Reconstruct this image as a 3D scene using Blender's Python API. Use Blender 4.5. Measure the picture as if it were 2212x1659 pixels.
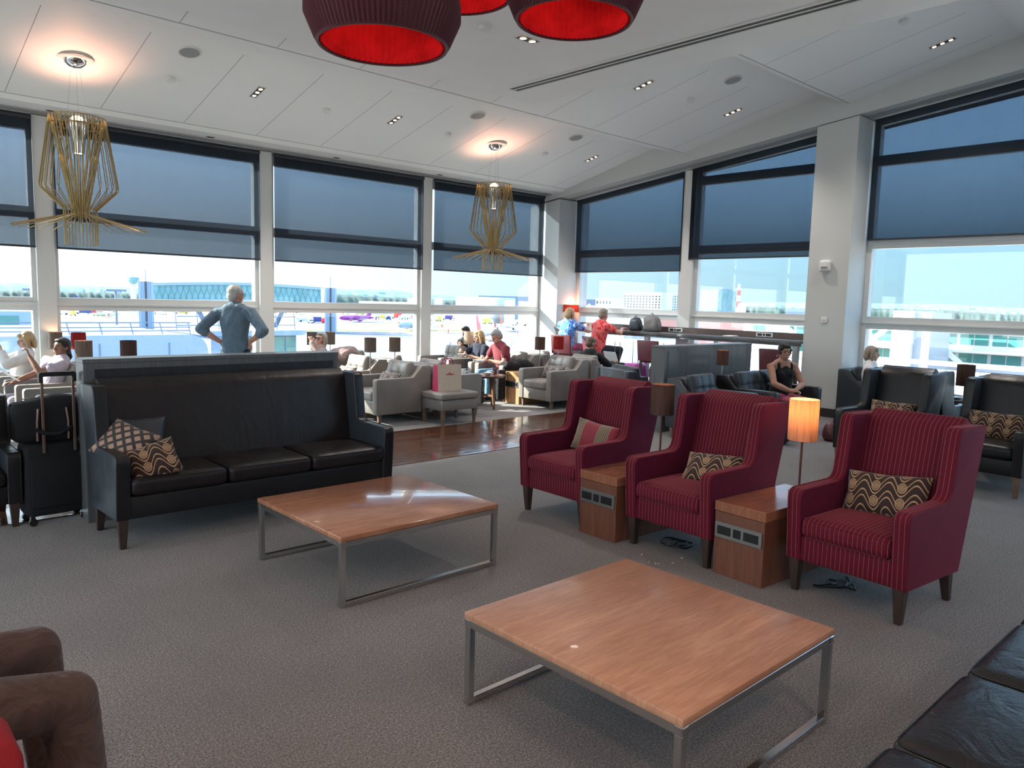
import bpy, bmesh, math, random
from mathutils import Vector, Matrix, Euler
PI = math.pi; R = math.radians
SC = bpy.context.scene
for o in list(bpy.data.objects): bpy.data.objects.remove(o)
COL = SC.collection

# ------------------------------------------------------------------ camera
F_PX = 1645.5; HC = 1.62
cam_d = bpy.data.cameras.new('camera'); cam = bpy.data.objects.new('camera', cam_d); COL.objects.link(cam)
cam_d.sensor_fit = 'HORIZONTAL'; cam_d.sensor_width = 36.0; cam_d.lens = F_PX/2212*36.0
cam_d.clip_start = 0.05; cam_d.clip_end = 20000
_y, _p, _r = 0.82213692, -0.1092167, 0.02632282
_f = Vector((math.cos(_y)*math.cos(_p), math.sin(_y)*math.cos(_p), math.sin(_p)))
_rt = _f.cross(Vector((0, 0, 1))).normalized(); _u = _rt.cross(_f)
CR = _rt*math.cos(_r) + _u*math.sin(_r); CU = -_rt*math.sin(_r) + _u*math.cos(_r)
cam.matrix_world = Matrix(((CR.x, CU.x, -_f.x, 0), (CR.y, CU.y, -_f.y, 0), (CR.z, CU.z, -_f.z, HC), (0, 0, 0, 1)))
SC.camera = cam

# ------------------------------------------------------------------ sky, sun, exposure
SUN_TRAVEL = Vector((0.85, -1.0, -0.655)).normalized()
world = bpy.data.worlds.new('sky'); SC.world = world; world.use_nodes = True
wn = world.node_tree; wn.nodes.clear()
wo = wn.nodes.new('ShaderNodeOutputWorld'); wb = wn.nodes.new('ShaderNodeBackground')
def _wm(op, a, b=None):
    nd = wn.nodes.new('ShaderNodeMath'); nd.operation = op
    for i, v in enumerate((a, b)):
        if v is None: continue
        if isinstance(v, (int, float)): nd.inputs[i].default_value = v
        else: wn.links.new(v, nd.inputs[i])
    return nd.outputs[0]
wtc = wn.nodes.new('ShaderNodeTexCoord'); wsp = wn.nodes.new('ShaderNodeSeparateXYZ'); wn.links.new(wtc.outputs['Generated'], wsp.inputs[0])
wr = wn.nodes.new('ShaderNodeValToRGB'); wn.links.new(_wm('MAXIMUM', wsp.outputs[2], 0.0), wr.inputs[0])
el = wr.color_ramp.elements; el[0].position = 0; el[0].color = (.215, .335, .385, 1); el[1].position = 1; el[1].color = (.3, .6, 1.2, 1)
e_ = el.new(.075); e_.color = (.21, .36, .46, 1); e_ = el.new(.16); e_.color = (.60, .97, 1.34, 1); e_ = el.new(.45); e_.color = (.5, .9, 1.45, 1)
wdot = wn.nodes.new('ShaderNodeVectorMath'); wdot.operation = 'DOT_PRODUCT'; wdot.inputs[1].default_value = tuple(-SUN_TRAVEL); wn.links.new(wtc.outputs['Generated'], wdot.inputs[0])
glow = _wm('POWER', _wm('MAXIMUM', _wm('MULTIPLY', _wm('ADD', wdot.outputs['Value'], .35), .74), 0.0), 2.2)
wmx = wn.nodes.new('ShaderNodeMix'); wmx.data_type = 'RGBA'; wmx.blend_type = 'ADD'; wmx.inputs[0].default_value = 1; wmx.clamp_result = False
wn.links.new(wr.outputs[0], wmx.inputs[6]); wgl = wn.nodes.new('ShaderNodeVectorMath'); wgl.operation = 'SCALE'; wgl.inputs[0].default_value = (1.6, 1.45, 1.3); wn.links.new(glow, wgl.inputs['Scale']); wn.links.new(wgl.outputs[0], wmx.inputs[7])
wb.inputs['Strength'].default_value = 1.15
wn.links.new(wmx.outputs[2], wb.inputs[0]); wn.links.new(wb.outputs[0], wo.inputs[0])
sd = bpy.data.lights.new('sun', 'SUN'); sun = bpy.data.objects.new('sun', sd); COL.objects.link(sun)
sd.energy = 9.5; sd.angle = R(0.6); sd.color = (1.0, 0.93, 0.82)
sun.rotation_euler = SUN_TRAVEL.to_track_quat('-Z', 'Y').to_euler()
vs = SC.view_settings; vs.view_transform = 'Standard'; vs.look = 'None'; vs.gamma = 1.0; vs.use_curve_mapping = False
vs.exposure = 1.15
cy = SC.cycles
cy.max_bounces = 10; cy.diffuse_bounces = 5; cy.glossy_bounces = 4; cy.transmission_bounces = 6; cy.transparent_max_bounces = 16
cy.caustics_reflective = False; cy.caustics_refractive = False; cy.sample_clamp_indirect = 6.0; cy.use_denoising = True
def portal(name, loc, rot, sx, sy):
    l = bpy.data.lights.new(name, 'AREA'); l.shape = 'RECTANGLE'; l.size = sx; l.size_y = sy; l.cycles.is_portal = True
    o = bpy.data.objects.new(name, l); COL.objects.link(o); o.location = loc; o.rotation_euler = rot
portal('daylight_portal_far', (2.0, 11.55, 2.0), (R(-90), 0, 0), 20.0, 3.8)
portal('daylight_portal_side', (12.1, 2.2, 2.4), (0, R(90), 0), 4.9, 18.4)
portal('daylight_portal_left', (-7.1, 2.2, 2.2), (0, R(-90), 0), 4.0, 18.0)

# ------------------------------------------------------------------ node helpers / materials
MATS = {}
class NT:
    def __init__(s, name):
        s.m = bpy.data.materials.new(name); s.m.use_nodes = True; s.t = s.m.node_tree; s.t.nodes.clear()
        s.out = s.t.nodes.new('ShaderNodeOutputMaterial')
        s.tc = s.t.nodes.new('ShaderNodeTexCoord'); MATS[name] = s.m
    def n(s, typ, **kw):
        nd = s.t.nodes.new(typ)
        for k, v in kw.items(): setattr(nd, k, v)
        return nd
    def link(s, a, b): s.t.links.new(a, b)
    def setin(s, nd, i, v):
        if v is None: return
        if isinstance(v, bpy.types.NodeSocket): s.link(v, nd.inputs[i])
        elif isinstance(v, (tuple, list)) and len(v) == 3 and nd.inputs[i].type == 'RGBA': nd.inputs[i].default_value = (*v, 1)
        else: nd.inputs[i].default_value = v
    def ma(s, op, a, b=None, c=None):
        nd = s.n('ShaderNodeMath', operation=op)
        s.setin(nd, 0, a); s.setin(nd, 1, b); s.setin(nd, 2, c); return nd.outputs[0]
    def xyz(s, kind='Object'):
        sp = s.n('ShaderNodeSeparateXYZ'); s.link(s.tc.outputs[kind], sp.inputs[0]); return sp.outputs
    def pos(s):
        g = s.n('ShaderNodeNewGeometry'); return g.outputs['Position']
    def noise(s, scale, detail=2, rough=.5, vec=None, stretch=None, dist=0):
        nd = s.n('ShaderNodeTexNoise'); nd.inputs['Scale'].default_value = scale; nd.inputs['Detail'].default_value = detail
        nd.inputs['Roughness'].default_value = rough; nd.inputs['Distortion'].default_value = dist
        v = vec or s.tc.outputs['Object']
        if stretch:
            mp = s.n('ShaderNodeMapping'); mp.inputs['Scale'].default_value = stretch; s.link(v, mp.inputs[0]); v = mp.outputs[0]
        s.link(v, nd.inputs['Vector']); return nd.outputs['Fac']
    def mix(s, f, a, b, bt='MIX'):
        nd = s.n('ShaderNodeMix', data_type='RGBA', blend_type=bt); s.setin(nd, 0, f)
        for i, v in ((6, a), (7, b)):
            if isinstance(v, bpy.types.NodeSocket): s.link(v, nd.inputs[i])
            else: nd.inputs[i].default_value = (*v, 1)
        return nd.outputs[2]
    def rng(s, v, a, b, c=0, d=1):
        nd = s.n('ShaderNodeMapRange'); s.setin(nd, 0, v)
        for i, x in enumerate((a, b, c, d)): nd.inputs[i+1].default_value = x
        return nd.outputs[0]
    def bsdf(s, col=(.5, .5, .5), rough=.5, metal=0, spec=.5, sheen=0, coat=0, trans=0, emis=None, es=0, bump=None, bs=.2, bd=.005, sub=0):
        p = s.n('ShaderNodeBsdfPrincipled'); s.setin(p, 'Base Color', col); s.setin(p, 'Roughness', rough); s.setin(p, 'Metallic', metal)
        s.setin(p, 'Specular IOR Level', spec); s.setin(p, 'Sheen Weight', sheen); s.setin(p, 'Coat Weight', coat); s.setin(p, 'Transmission Weight', trans)
        if emis is not None: s.setin(p, 'Emission Color', emis); s.setin(p, 'Emission Strength', es)
        if bump is not None:
            b = s.n('ShaderNodeBump'); b.inputs['Strength'].default_value = bs; b.inputs['Distance'].default_value = bd
            s.link(bump, b.inputs['Height']); s.link(b.outputs[0], p.inputs['Normal'])
        s.p = p; s.link(p.outputs[0], s.out.inputs[0]); return s.m
def simple(name, col, rough=.6, metal=0, spec=.5, nz=0, nscale=8, bump=0, bscale=200, **kw):
    t = NT(name); c = col
    if nz:
        c = t.mix(t.rng(t.noise(nscale, 3), .3, .7), tuple(x*(1-nz) for x in col), tuple(min(1, x*(1+nz)) for x in col))
    return t.bsdf(c, rough, metal, spec, bump=t.noise(bscale, 2) if bump else None, bs=bump, **kw)
def emit(name, col, st):
    t = NT(name); e = t.n('ShaderNodeEmission'); e.inputs[0].default_value = (*col, 1); e.inputs[1].default_value = st
    t.link(e.outputs[0], t.out.inputs[0]); return t.m

# ------------------------------------------------------------------ object helpers
def link(o, parent=None):
    COL.objects.link(o)
    if parent is not None: o.parent = parent
    return o
def tag(o, label=None, cat=None, group=None, kind=None):
    if label: o['label'] = label
    if cat: o['category'] = cat
    if group: o['group'] = group
    if kind: o['kind'] = kind
    return o
def thing(name, label, cat, loc=(0, 0, 0), rz=0, group=None):
    o = bpy.data.objects.new(name, None); o.empty_display_size = .1; COL.objects.link(o); o.location = loc; o.rotation_euler = (0, 0, rz)
    return tag(o, label, cat, group)
def obj(name, bm, mat, parent=None, smooth=35, loc=None, rot=None, keep=False):
    me = bpy.data.meshes.new(name)
    bmesh.ops.recalc_face_normals(bm, faces=bm.faces) if not keep else None
    bm.to_mesh(me); bm.free()
    for m in (mat if isinstance(mat, (list, tuple)) else [mat]): me.materials.append(MATS[m] if isinstance(m, str) else m)
    if smooth:
        me.shade_smooth()
        if smooth < 180: me.set_sharp_from_angle(angle=R(smooth))
    o = bpy.data.objects.new(name, me)
    if loc: o.location = loc
    if rot: o.rotation_euler = rot
    return link(o, parent)
def struct(name, bm, mat, smooth=0, parent=None, label=None):
    o = obj(name, bm, mat, parent, smooth)
    if parent is None: o['kind'] = 'structure'
    if label: o['label'] = label
    return o
def dup(root, loc=None, rz=None, label=None, group=None, parent=None, skip=()):
    r = root.copy(); COL.objects.link(r)
    if parent is not None: r.parent = parent
    if loc is not None: r.location = loc
    if rz is not None: r.rotation_euler = (0, 0, rz)
    if label: r['label'] = label
    if group: r['group'] = group
    for ch in list(root.children):
        if ch.name.split('.')[0] in skip: continue
        c = ch.copy(); COL.objects.link(c); c.parent = r
        for g in list(ch.children):
            d = g.copy(); COL.objects.link(d); d.parent = c
    return r
NB = bmesh.new
def merge(bm, t, M=None):
    if M is not None: bmesh.ops.transform(t, matrix=M, verts=t.verts)
    me = bpy.data.meshes.new('tmp'); t.to_mesh(me); t.free(); bm.from_mesh(me); bpy.data.meshes.remove(me); return bm
def box(bm, x0, x1, y0, y1, z0, z1, bev=0, seg=2, M=None, mi=0):
    t = NB(); bmesh.ops.create_cube(t, size=1)
    for v in t.verts: v.co = Vector((x0 + (v.co.x+.5)*(x1-x0), y0 + (v.co.y+.5)*(y1-y0), z0 + (v.co.z+.5)*(z1-z0)))
    if bev: bmesh.ops.bevel(t, geom=t.edges[:], offset=min(bev, .49*min(abs(x1-x0), abs(y1-y0), abs(z1-z0))), segments=seg, profile=.5, affect='EDGES')
    for f in t.faces: f.material_index = mi
    return merge(bm, t, M)
def bx(*a, **k): return box(NB(), *a, **k)
def rpoly(pts, seg=5):
    """pts: (a, b, radius) -> polygon with rounded corners"""
    out = []; n = len(pts)
    for i in range(n):
        p = Vector(pts[i][:2]); r = pts[i][2] if len(pts[i]) > 2 else 0
        if r <= 0: out.append(tuple(p)); continue
        a = (Vector(pts[i-1][:2]) - p); b = (Vector(pts[(i+1) % n][:2]) - p)
        la, lb = a.length, b.length; a.normalize(); b.normalize()
        ang = a.angle(b); d = min(r/math.tan(ang/2), la*.48, lb*.48)
        p0 = p + a*d; p1 = p + b*d
        for k in range(seg+1):
            t = k/seg; out.append(tuple(p0*(1-t)**2 + p*2*t*(1-t) + p1*t*t))
    return out
def prism(bm, poly, t0, t1, ax='y', bev=0, seg=2, M=None, mi=0):
    """extrude a 2D polygon; ax is the extrusion axis: y -> poly in (x,z), x -> (y,z), z -> (x,y)"""
    def P(a, b, t): return {'y': (a, t, b), 'x': (t, a, b), 'z': (a, b, t)}[ax]
    t = NB(); v0 = [t.verts.new(P(a, b, t0)) for a, b in poly]; v1 = [t.verts.new(P(a, b, t1)) for a, b in poly]
    f0 = t.faces.new(v0); f1 = t.faces.new(v1[::-1]); n = len(poly)
    for i in range(n): t.faces.new((v0[i], v0[(i+1) % n], v1[(i+1) % n], v1[i]))
    if bev:
        bmesh.ops.recalc_face_normals(t, faces=t.faces)
        bmesh.ops.bevel(t, geom=list(f0.edges) + list(f1.edges), offset=bev, segments=seg, profile=.5, affect='EDGES', clamp_overlap=True)
    for f in t.faces: f.material_index = mi
    return merge(bm, t, M)
def tube(bm, pts, r, seg=8, M=None, cyc=False, mi=0):
    pts = [Vector(p) for p in pts]; n = len(pts); rs = r if isinstance(r, (list, tuple)) else [r]*n
    t = NB(); rings = []; prev = None
    for i, p in enumerate(pts):
        if cyc: d = (pts[(i+1) % n] - pts[i-1])
        else: d = (pts[min(i+1, n-1)] - pts[max(i-1, 0)])
        d.normalize()
        if prev is None:
            a = Vector((0, 0, 1)) if abs(d.z) < .9 else Vector((1, 0, 0)); s = d.cross(a).normalized()
        else: s = (prev - d*prev.dot(d)).normalized()
        prev = s; w = d.cross(s)
        rings.append([t.verts.new(p + (s*math.cos(k*2*PI/seg) + w*math.sin(k*2*PI/seg))*rs[i]) for k in range(seg)])
    for i in range(n if cyc else n-1):
        A, B = rings[i], rings[(i+1) % n]
        for k in range(seg): t.faces.new((A[k], A[(k+1) % seg], B[(k+1) % seg], B[k]))
    if not cyc: t.faces.new(rings[0][::-1]); t.faces.new(rings[-1])
    for f in t.faces: f.material_index = mi
    return merge(bm, t, M)
def lathe(bm, prof, seg=32, M=None, mi=0, pleat=0, npl=0):
    t = NB(); rings = []
    for r, z in prof:
        if r < 1e-5: rings.append([t.verts.new((0, 0, z))]); continue
        rings.append([t.verts.new(((r + (pleat if (pleat and k % 2) else 0))*math.cos(k*2*PI/seg), (r + (pleat if (pleat and k % 2) else 0))*math.sin(k*2*PI/seg), z)) for k in range(seg)])
    for A, B in zip(rings, rings[1:]):
        for k in range(seg):
            if len(A) == 1 and len(B) == 1: continue
            if len(A) == 1: t.faces.new((A[0], B[(k+1) % seg], B[k]))
            elif len(B) == 1: t.faces.new((A[k], A[(k+1) % seg], B[0]))
            else: t.faces.new((A[k], A[(k+1) % seg], B[(k+1) % seg], B[k]))
    for f in t.faces: f.material_index = mi
    return merge(bm, t, M)
def T(x=0, y=0, z=0): return Matrix.Translation((x, y, z))
def RX(a): return Matrix.Rotation(R(a), 4, 'X')
def RY(a): return Matrix.Rotation(R(a), 4, 'Y')
def RZ(a): return Matrix.Rotation(R(a), 4, 'Z')
def puff(bm, sx, sy, sz, r=.03, crown=.02, n=14, M=None, fn=None, mi=0, bulge=0):
    """a soft rounded cushion centred on the origin, size sx*sy*sz"""
    t = NB(); bmesh.ops.create_cube(t, size=2)
    bmesh.ops.subdivide_edges(t, edges=t.edges[:], cuts=n, use_grid_fill=True)
    hx, hy, hz = sx/2, sy/2, sz/2; r = min(r, hx, hy, hz)
    def sq(a): return math.copysign(abs(a)**.75, a)
    for v in t.verts:
        a, b, c = (sq(v.co.x), sq(v.co.y), sq(v.co.z)) if fn is None else tuple(v.co)
        p = Vector((a*hx, b*hy, c*hz))
        q = Vector((max(-hx+r, min(hx-r, p.x)), max(-hy+r, min(hy-r, p.y)), max(-hz+r, min(hz-r, p.z))))
        d = p - q
        if d.length > 1e-9: p = q + d.normalized()*min(r, d.length)
        p.z += math.copysign(crown, c)*(1-a*a)*(1-b*b)*abs(c)
        if bulge: p.x += math.copysign(bulge, a)*(1-b*b)*(1-c*c)*abs(a); p.y += math.copysign(bulge, b)*(1-a*a)*(1-c*c)*abs(b)
        if fn: p = fn(p, a, b, c)
        v.co = p
    for f in t.faces: f.material_index = mi
    return merge(bm, t, M)
def taperleg(bm, x, y, z0, z1, w0, w1, dx=0, dy=0, M=None):
    """leg: w0 at the floor, w1 at the top, foot moved by dx,dy"""
    t = NB(); bmesh.ops.create_cube(t, size=1)
    for v in t.verts:
        top = v.co.z > 0; w = w1 if top else w0
        v.co = Vector((x + v.co.x*w + (0 if top else dx), y + v.co.y*w + (0 if top else dy), z1 if top else z0))
    bmesh.ops.bevel(t, geom=t.edges[:], offset=.003, segments=1, affect='EDGES')
    return merge(bm, t, M)
def at(px, py, z=None, Y=None, X=None, D=None):
    """world point seen at a pixel of the 2212x1659 photograph on a plane, or at a distance"""
    d = CR*(px-1106) + CU*(829.5-py) + _f*F_PX; o = Vector((0, 0, HC))
    if z is not None: t = (z-HC)/d.z
    elif Y is not None: t = Y/d.y
    elif X is not None: t = X/d.x
    else: t = D/math.hypot(d.x, d.y)
    return o + d*t
# ------------------------------------------------------------------ materials
simple('white_paint', (.86, .875, .86), .55, nz=.02, nscale=2)
simple('frame_white', (.72, .73, .71), .35)
simple('column_paint', (.58, .60, .585), .6, nz=.02, nscale=1.5)
simple('slot_dark', (.02, .02, .022), .5)
simple('grille_grey', (.30, .31, .31), .5)
simple('skirting_dark', (.035, .03, .028), .4)
simple('chrome', (.62, .62, .62), .16, 1.0)
simple('steel_dull', (.38, .37, .36), .35, 1.0)
simple('chrome_bright', (.8, .8, .8), .06, 1.0)
simple('leg_wood', (.05, .03, .024), .45, nz=.2, nscale=20)
simple('leg_wood_pale', (.16, .105, .075), .45, nz=.2, nscale=20)
simple('plastic_black', (.012, .012, .013), .35)
simple('plastic_white', (.75, .75, .74), .4)
simple('nylon_black', (.006, .007, .010), .85, bump=.3, bscale=500)
simple('handle_bronze', (.26, .17, .14), .35, .8)
simple('gold_rod', (.40, .28, .115), .33, .55)
simple('ceramic', (.78, .78, .76), .25)
simple('paper', (.78, .78, .77), .8)
simple('paper_kraft', (.50, .42, .34), .85, nz=.06, nscale=30)
simple('paper_crimson', (.42, .02, .08), .8)
simple('soup', (.55, .12, .03), .4)
simple('pole_brown', (.10, .035, .028), .3)
t = NT('carpet'); P = t.pos()
n1 = t.noise(130, 3, .75, P); n2 = t.noise(1.1, 3, .5, P); n3 = t.noise(60, 2, .6, P)
c = t.mix(t.rng(n1, .36, .64), (.038, .035, .034), (.42, .40, .395)); c = t.mix(t.rng(n3, .35, .65, 0, .5), c, (.13, .122, .12))
c = t.mix(t.rng(n2, .35, .65, 0, .35), c, (.105, .097, .096))
s = t.n('ShaderNodeSeparateXYZ'); t.link(P, s.inputs[0])
def seam(ax, off):
    f = t.ma('FRACT', t.ma('ADD', t.ma('DIVIDE', s.outputs[ax], 1.0), off)); return t.ma('LESS_THAN', t.ma('ABSOLUTE', t.ma('SUBTRACT', f, .5)), .0035)
c = t.mix(t.ma('MULTIPLY', t.ma('MAXIMUM', seam(0, .33), seam(1, .12)), .12), c, (.03, .026, .025))
t.bsdf(c, .95, spec=.15, sheen=.15, bump=t.ma('ADD', n1, n3), bs=.6, bd=.006)
t = NT('wood_floor'); P = t.pos()
b = t.n('ShaderNodeTexBrick'); b.inputs['Scale'].default_value = 1; b.inputs['Brick Width'].default_value = 1.1; b.inputs['Row Height'].default_value = .13
b.inputs['Mortar Size'].default_value = .0022; b.inputs['Color1'].default_value = (.085, .034, .02, 1); b.inputs['Color2'].default_value = (.15, .066, .038, 1); b.inputs['Mortar'].default_value = (.02, .01, .008, 1)
t.link(P, b.inputs[0]); g = t.noise(9, 4, .6, P, (1, 14, 1))
c = t.mix(t.rng(g, .3, .7, 0, .6), b.outputs[0], (.05, .02, .012)); t.bsdf(c, t.rng(t.noise(6, 2, .5, P, (1, 5, 1)), .3, .7, .07, .2), spec=.7, coat=.3, bump=t.noise(2.5, 2, .5, P, (1, 3, 1)), bs=.12, bd=.02)
def wood(name, c1, c2, st, rough=.3, scale=3.2, coat=.15, kind='Object'):
    t = NT(name); v = t.tc.outputs[kind]
    g = t.noise(scale, 5, .62, v, st, .6); g2 = t.noise(scale*5, 3, .6, v, tuple(x*(1 if x == min(st) else 1.6) for x in st))
    c = t.mix(t.rng(g, .3, .7), c1, c2); c = t.mix(t.rng(g2, .4, .62, 0, .35), c, tuple(x*.62 for x in c1))
    return t.bsdf(c, rough, spec=.45, coat=coat, bump=g2, bs=.05)
wood('table_wood', (.36, .145, .08), (.52, .25, .145), (.9, 7, 1), .17, 3.2, .35)
wood('table_wood_pale', (.44, .20, .12), (.62, .33, .20), (.8, 5, 1), .33, 2.4, .05)
wood('cabinet_wood', (.15, .055, .035), (.25, .095, .055), (10, 9, .8), .38, 1.6)
wood('cabinet_top', (.28, .10, .055), (.42, .17, .095), (1, 9, 1), .22)
wood('cabinet_pale', (.42, .22, .10), (.55, .31, .16), (9, 9, .8), .4)
wood('panel_grey_wood', (.095, .10, .105), (.15, .155, .16), (12, 12, .5), .45, 2)
wood('counter_wood', (.085, .055, .048), (.15, .10, .085), (9, .8, 9), .35, 2)
wood('panel_dark', (.016, .018, .022), (.028, .030, .034), (12, 12, .5), .45, 2)
wood('round_table_wood', (.13, .07, .045), (.22, .12, .075), (3, 3, 3), .35, 3)
def leather(name, c, rough=.38, spec=.5, wr=.35):
    t = NT(name); a = t.noise(240, 2); b = t.noise(5, 3, .6, None, (1, 1, .5), 1.2)
    return t.bsdf(t.mix(t.rng(t.noise(3, 2), .3, .7), tuple(x*.86 for x in c), tuple(x*1.12 for x in c)), t.rng(b, .3, .7, rough*.8, rough*1.2), spec=spec, bump=t.ma('ADD', t.ma('MULTIPLY', a, .12), b), bs=wr, bd=.012)
leather('leather_black', (.011, .011, .013), .36, .4)
leather('leather_brownblack', (.015, .011, .012), .40, .38, .6)
leather('leather_gloss', (.014, .011, .012), .24, .55, .9)
leather('leather_slate', (.035, .042, .052), .45, .5, .2)
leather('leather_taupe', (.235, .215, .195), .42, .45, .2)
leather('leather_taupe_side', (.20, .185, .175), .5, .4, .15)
leather('leather_plum', (.13, .035, .045), .42, .45, .2)
def velvet(name, ax, line, period, base=(.185, .009, .029), line_w=.075, dark=.45):
    t = NT(name); X = t.xyz(); u = X[ax]
    f = t.ma('FRACT', t.ma('DIVIDE', t.ma('ADD', u, 20.0), period)); rib = t.ma('ABSOLUTE', t.ma('SUBTRACT', t.ma('FRACT', t.ma('MULTIPLY', f, 4)), .5))
    ln = t.ma('LESS_THAN', f, line_w)
    c = t.mix(t.rng(rib, 0, .5), tuple(x*dark for x in base), base); c = t.mix(t.rng(t.noise(7, 3), .35, .65, 0, .35), c, tuple(x*.6 for x in base))
    c = t.mix(t.ma('MULTIPLY', ln, line), c, (.40, .17, .15))
    p = t.bsdf(c, .75, spec=.2, sheen=.32, bump=t.ma('SUBTRACT', rib, t.ma('MULTIPLY', ln, .5)), bs=.5, bd=.003); t.p.inputs['Sheen Tint'].default_value = (1, .25, .3, 1); t.p.inputs['Sheen Roughness'].default_value = .35
    return p
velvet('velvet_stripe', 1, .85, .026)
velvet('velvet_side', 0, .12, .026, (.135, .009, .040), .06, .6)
simple('red_cloth', (.30, .008, .012), .9, sheen=0, bump=.2, bscale=300)
def swirl(name, base, line, disc, k=11.0, rough=.7):
    t = NT(name); X = t.xyz(); u = t.ma('MULTIPLY', X[1], k); v = t.ma('MULTIPLY', X[2], k*.8)
    w = t.ma('ADD', v, t.ma('MULTIPLY', t.ma('SINE', t.ma('MULTIPLY', u, PI)), .42)); f = t.ma('FRACT', w)
    d = t.ma('ABSOLUTE', t.ma('SUBTRACT', f, .5)); l1 = t.ma('LESS_THAN', t.ma('ABSOLUTE', t.ma('SUBTRACT', d, .2)), .05)
    cu = t.ma('SUBTRACT', t.ma('FRACT', t.ma('ADD', t.ma('MULTIPLY', u, .5), .25)), .5); cv = t.ma('SUBTRACT', t.ma('FRACT', t.ma('ADD', v, .08)), .5)
    rr = t.ma('SQRT', t.ma('ADD', t.ma('POWER', t.ma('MULTIPLY', cu, 2.0), 2), t.ma('POWER', cv, 2)))
    disk = t.ma('LESS_THAN', rr, .24); ring = t.ma('LESS_THAN', t.ma('ABSOLUTE', t.ma('SUBTRACT', rr, .31)), .035)
    c = t.mix(l1, base, line); c = t.mix(ring, c, line); c = t.mix(disk, c, disc); return t.bsdf(c, rough, spec=.3, sheen=.2, bump=t.noise(400, 2), bs=.25)
swirl('swirl_brown', (.035, .016, .014), (.50, .30, .155), (.33, .20, .115), 14)
swirl('swirl_grey', (.10, .075, .07), (.40, .36, .33), (.27, .24, .22), 14)
t = NT('diamond_brown'); X = t.xyz(); a = t.ma('FRACT', t.ma('MULTIPLY', t.ma('ADD', X[1], X[2]), 13)); b = t.ma('FRACT', t.ma('MULTIPLY', t.ma('SUBTRACT', X[1], X[2]), 13))
k = t.ma('MULTIPLY', t.ma('LESS_THAN', a, .62), t.ma('LESS_THAN', b, .62)); t.bsdf(t.mix(k, (.03, .028, .03), (.42, .25, .17)), .7, sheen=.2)
t = NT('band_cushion'); X = t.xyz(); f = t.ma('FRACT', t.ma('ADD', t.ma('DIVIDE', X[1], .26), 10.1)); f2 = t.ma('FRACT', t.ma('MULTIPLY', f, 18))
bd = t.ma('MULTIPLY', t.ma('GREATER_THAN', f, .5), t.ma('LESS_THAN', f, .92)); c = t.mix(t.ma('LESS_THAN', f2, .45), (.03, .02, .02), (.42, .30, .17)); t.bsdf(t.mix(bd, (.26, .012, .03), c), .7, sheen=.3)
# light-coloured window glass
t = NT('window_glass'); tr = t.n('ShaderNodeBsdfTransparent'); tr.inputs[0].default_value = (.93, .97, .97, 1); gl = t.n('ShaderNodeBsdfGlossy'); gl.inputs['Roughness'].default_value = .01
fr = t.n('ShaderNodeLayerWeight'); fr.inputs[0].default_value = .5; mx = t.n('ShaderNodeMixShader'); t.link(t.ma('ADD', t.ma('MULTIPLY', t.ma('POWER', fr.outputs['Facing'], 5.0), .9), .07), mx.inputs[0]); t.link(tr.outputs[0], mx.inputs[1]); t.link(gl.outputs[0], mx.inputs[2]); t.link(mx.outputs[0], t.out.inputs[0])
# roller blind: a dark open-weave screen that lets a little light through
def screen(name, tint, dif, f):
    t = NT(name); P = t.pos(); st = t.rng(t.noise(3, 3, .6, P, (22, 22, .35)), .3, .7, .96, 1.04); wv = t.noise(700, 1, .5, P)
    tr = t.n('ShaderNodeBsdfTransparent'); mu = t.n('ShaderNodeVectorMath', operation='SCALE'); mu.inputs[0].default_value = tint; t.link(st, mu.inputs['Scale']); t.link(mu.outputs[0], tr.inputs[0])
    di = t.n('ShaderNodeBsdfDiffuse'); di.inputs[0].default_value = (*dif, 1); tl = t.n('ShaderNodeBsdfTranslucent'); tl.inputs[0].default_value = (*[x*1.0 for x in dif], 1)
    m1 = t.n('ShaderNodeMixShader'); m1.inputs[0].default_value = .5; t.link(di.outputs[0], m1.inputs[1]); t.link(tl.outputs[0], m1.inputs[2])
    m2 = t.n('ShaderNodeMixShader'); m2.inputs[0].default_value = f; t.link(tr.outputs[0], m2.inputs[1]); t.link(m1.outputs[0], m2.inputs[2]); t.link(m2.outputs[0], t.out.inputs[0])
screen('blind_screen', (.385, .415, .455), (.09, .105, .125), .28)
simple('blind_bar', (.03, .035, .045), .5)
# lamp shades
def shade(name, col, tl=.5, fib=(50, 50, 1)):
    t = NT(name); P = t.tc.outputs['Object']; g = t.rng(t.noise(4, 4, .6, P, fib), .35, .65, .6, 1.15)
    mu = t.n('ShaderNodeVectorMath', operation='SCALE'); mu.inputs[0].default_value = col; t.link(g, mu.inputs['Scale'])
    d = t.n('ShaderNodeBsdfDiffuse'); t.link(mu.outputs[0], d.inputs[0]); b = t.n('ShaderNodeBsdfTranslucent'); t.link(mu.outputs[0], b.inputs[0])
    m = t.n('ShaderNodeMixShader'); m.inputs[0].default_value = tl; t.link(d.outputs[0], m.inputs[1]); t.link(b.outputs[0], m.inputs[2]); t.link(m.outputs[0], t.out.inputs[0])
shade('shade_linen', (.72, .50, .34), .55); shade('shade_brown', (.16, .10, .085), .35); shade('shade_taupe', (.22, .185, .165), .3); shade('shade_red', (.42, .05, .045), .4)
shade('shade_cream', (.70, .60, .50), .5); shade('shade_coral', (.62, .13, .08), .5)
simple('pleat_outer', (.07, .005, .014), .8, sheen=.2); shade('pleat_inner', (.50, .02, .035), .12, (1, 1, 1))
emit('bulb_warm', (1, .62, .33), 9); emit('bulb_dim', (1, .60, .36), 3.0); emit('diffuser_glow', (1, .42, .2), .9)
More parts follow.
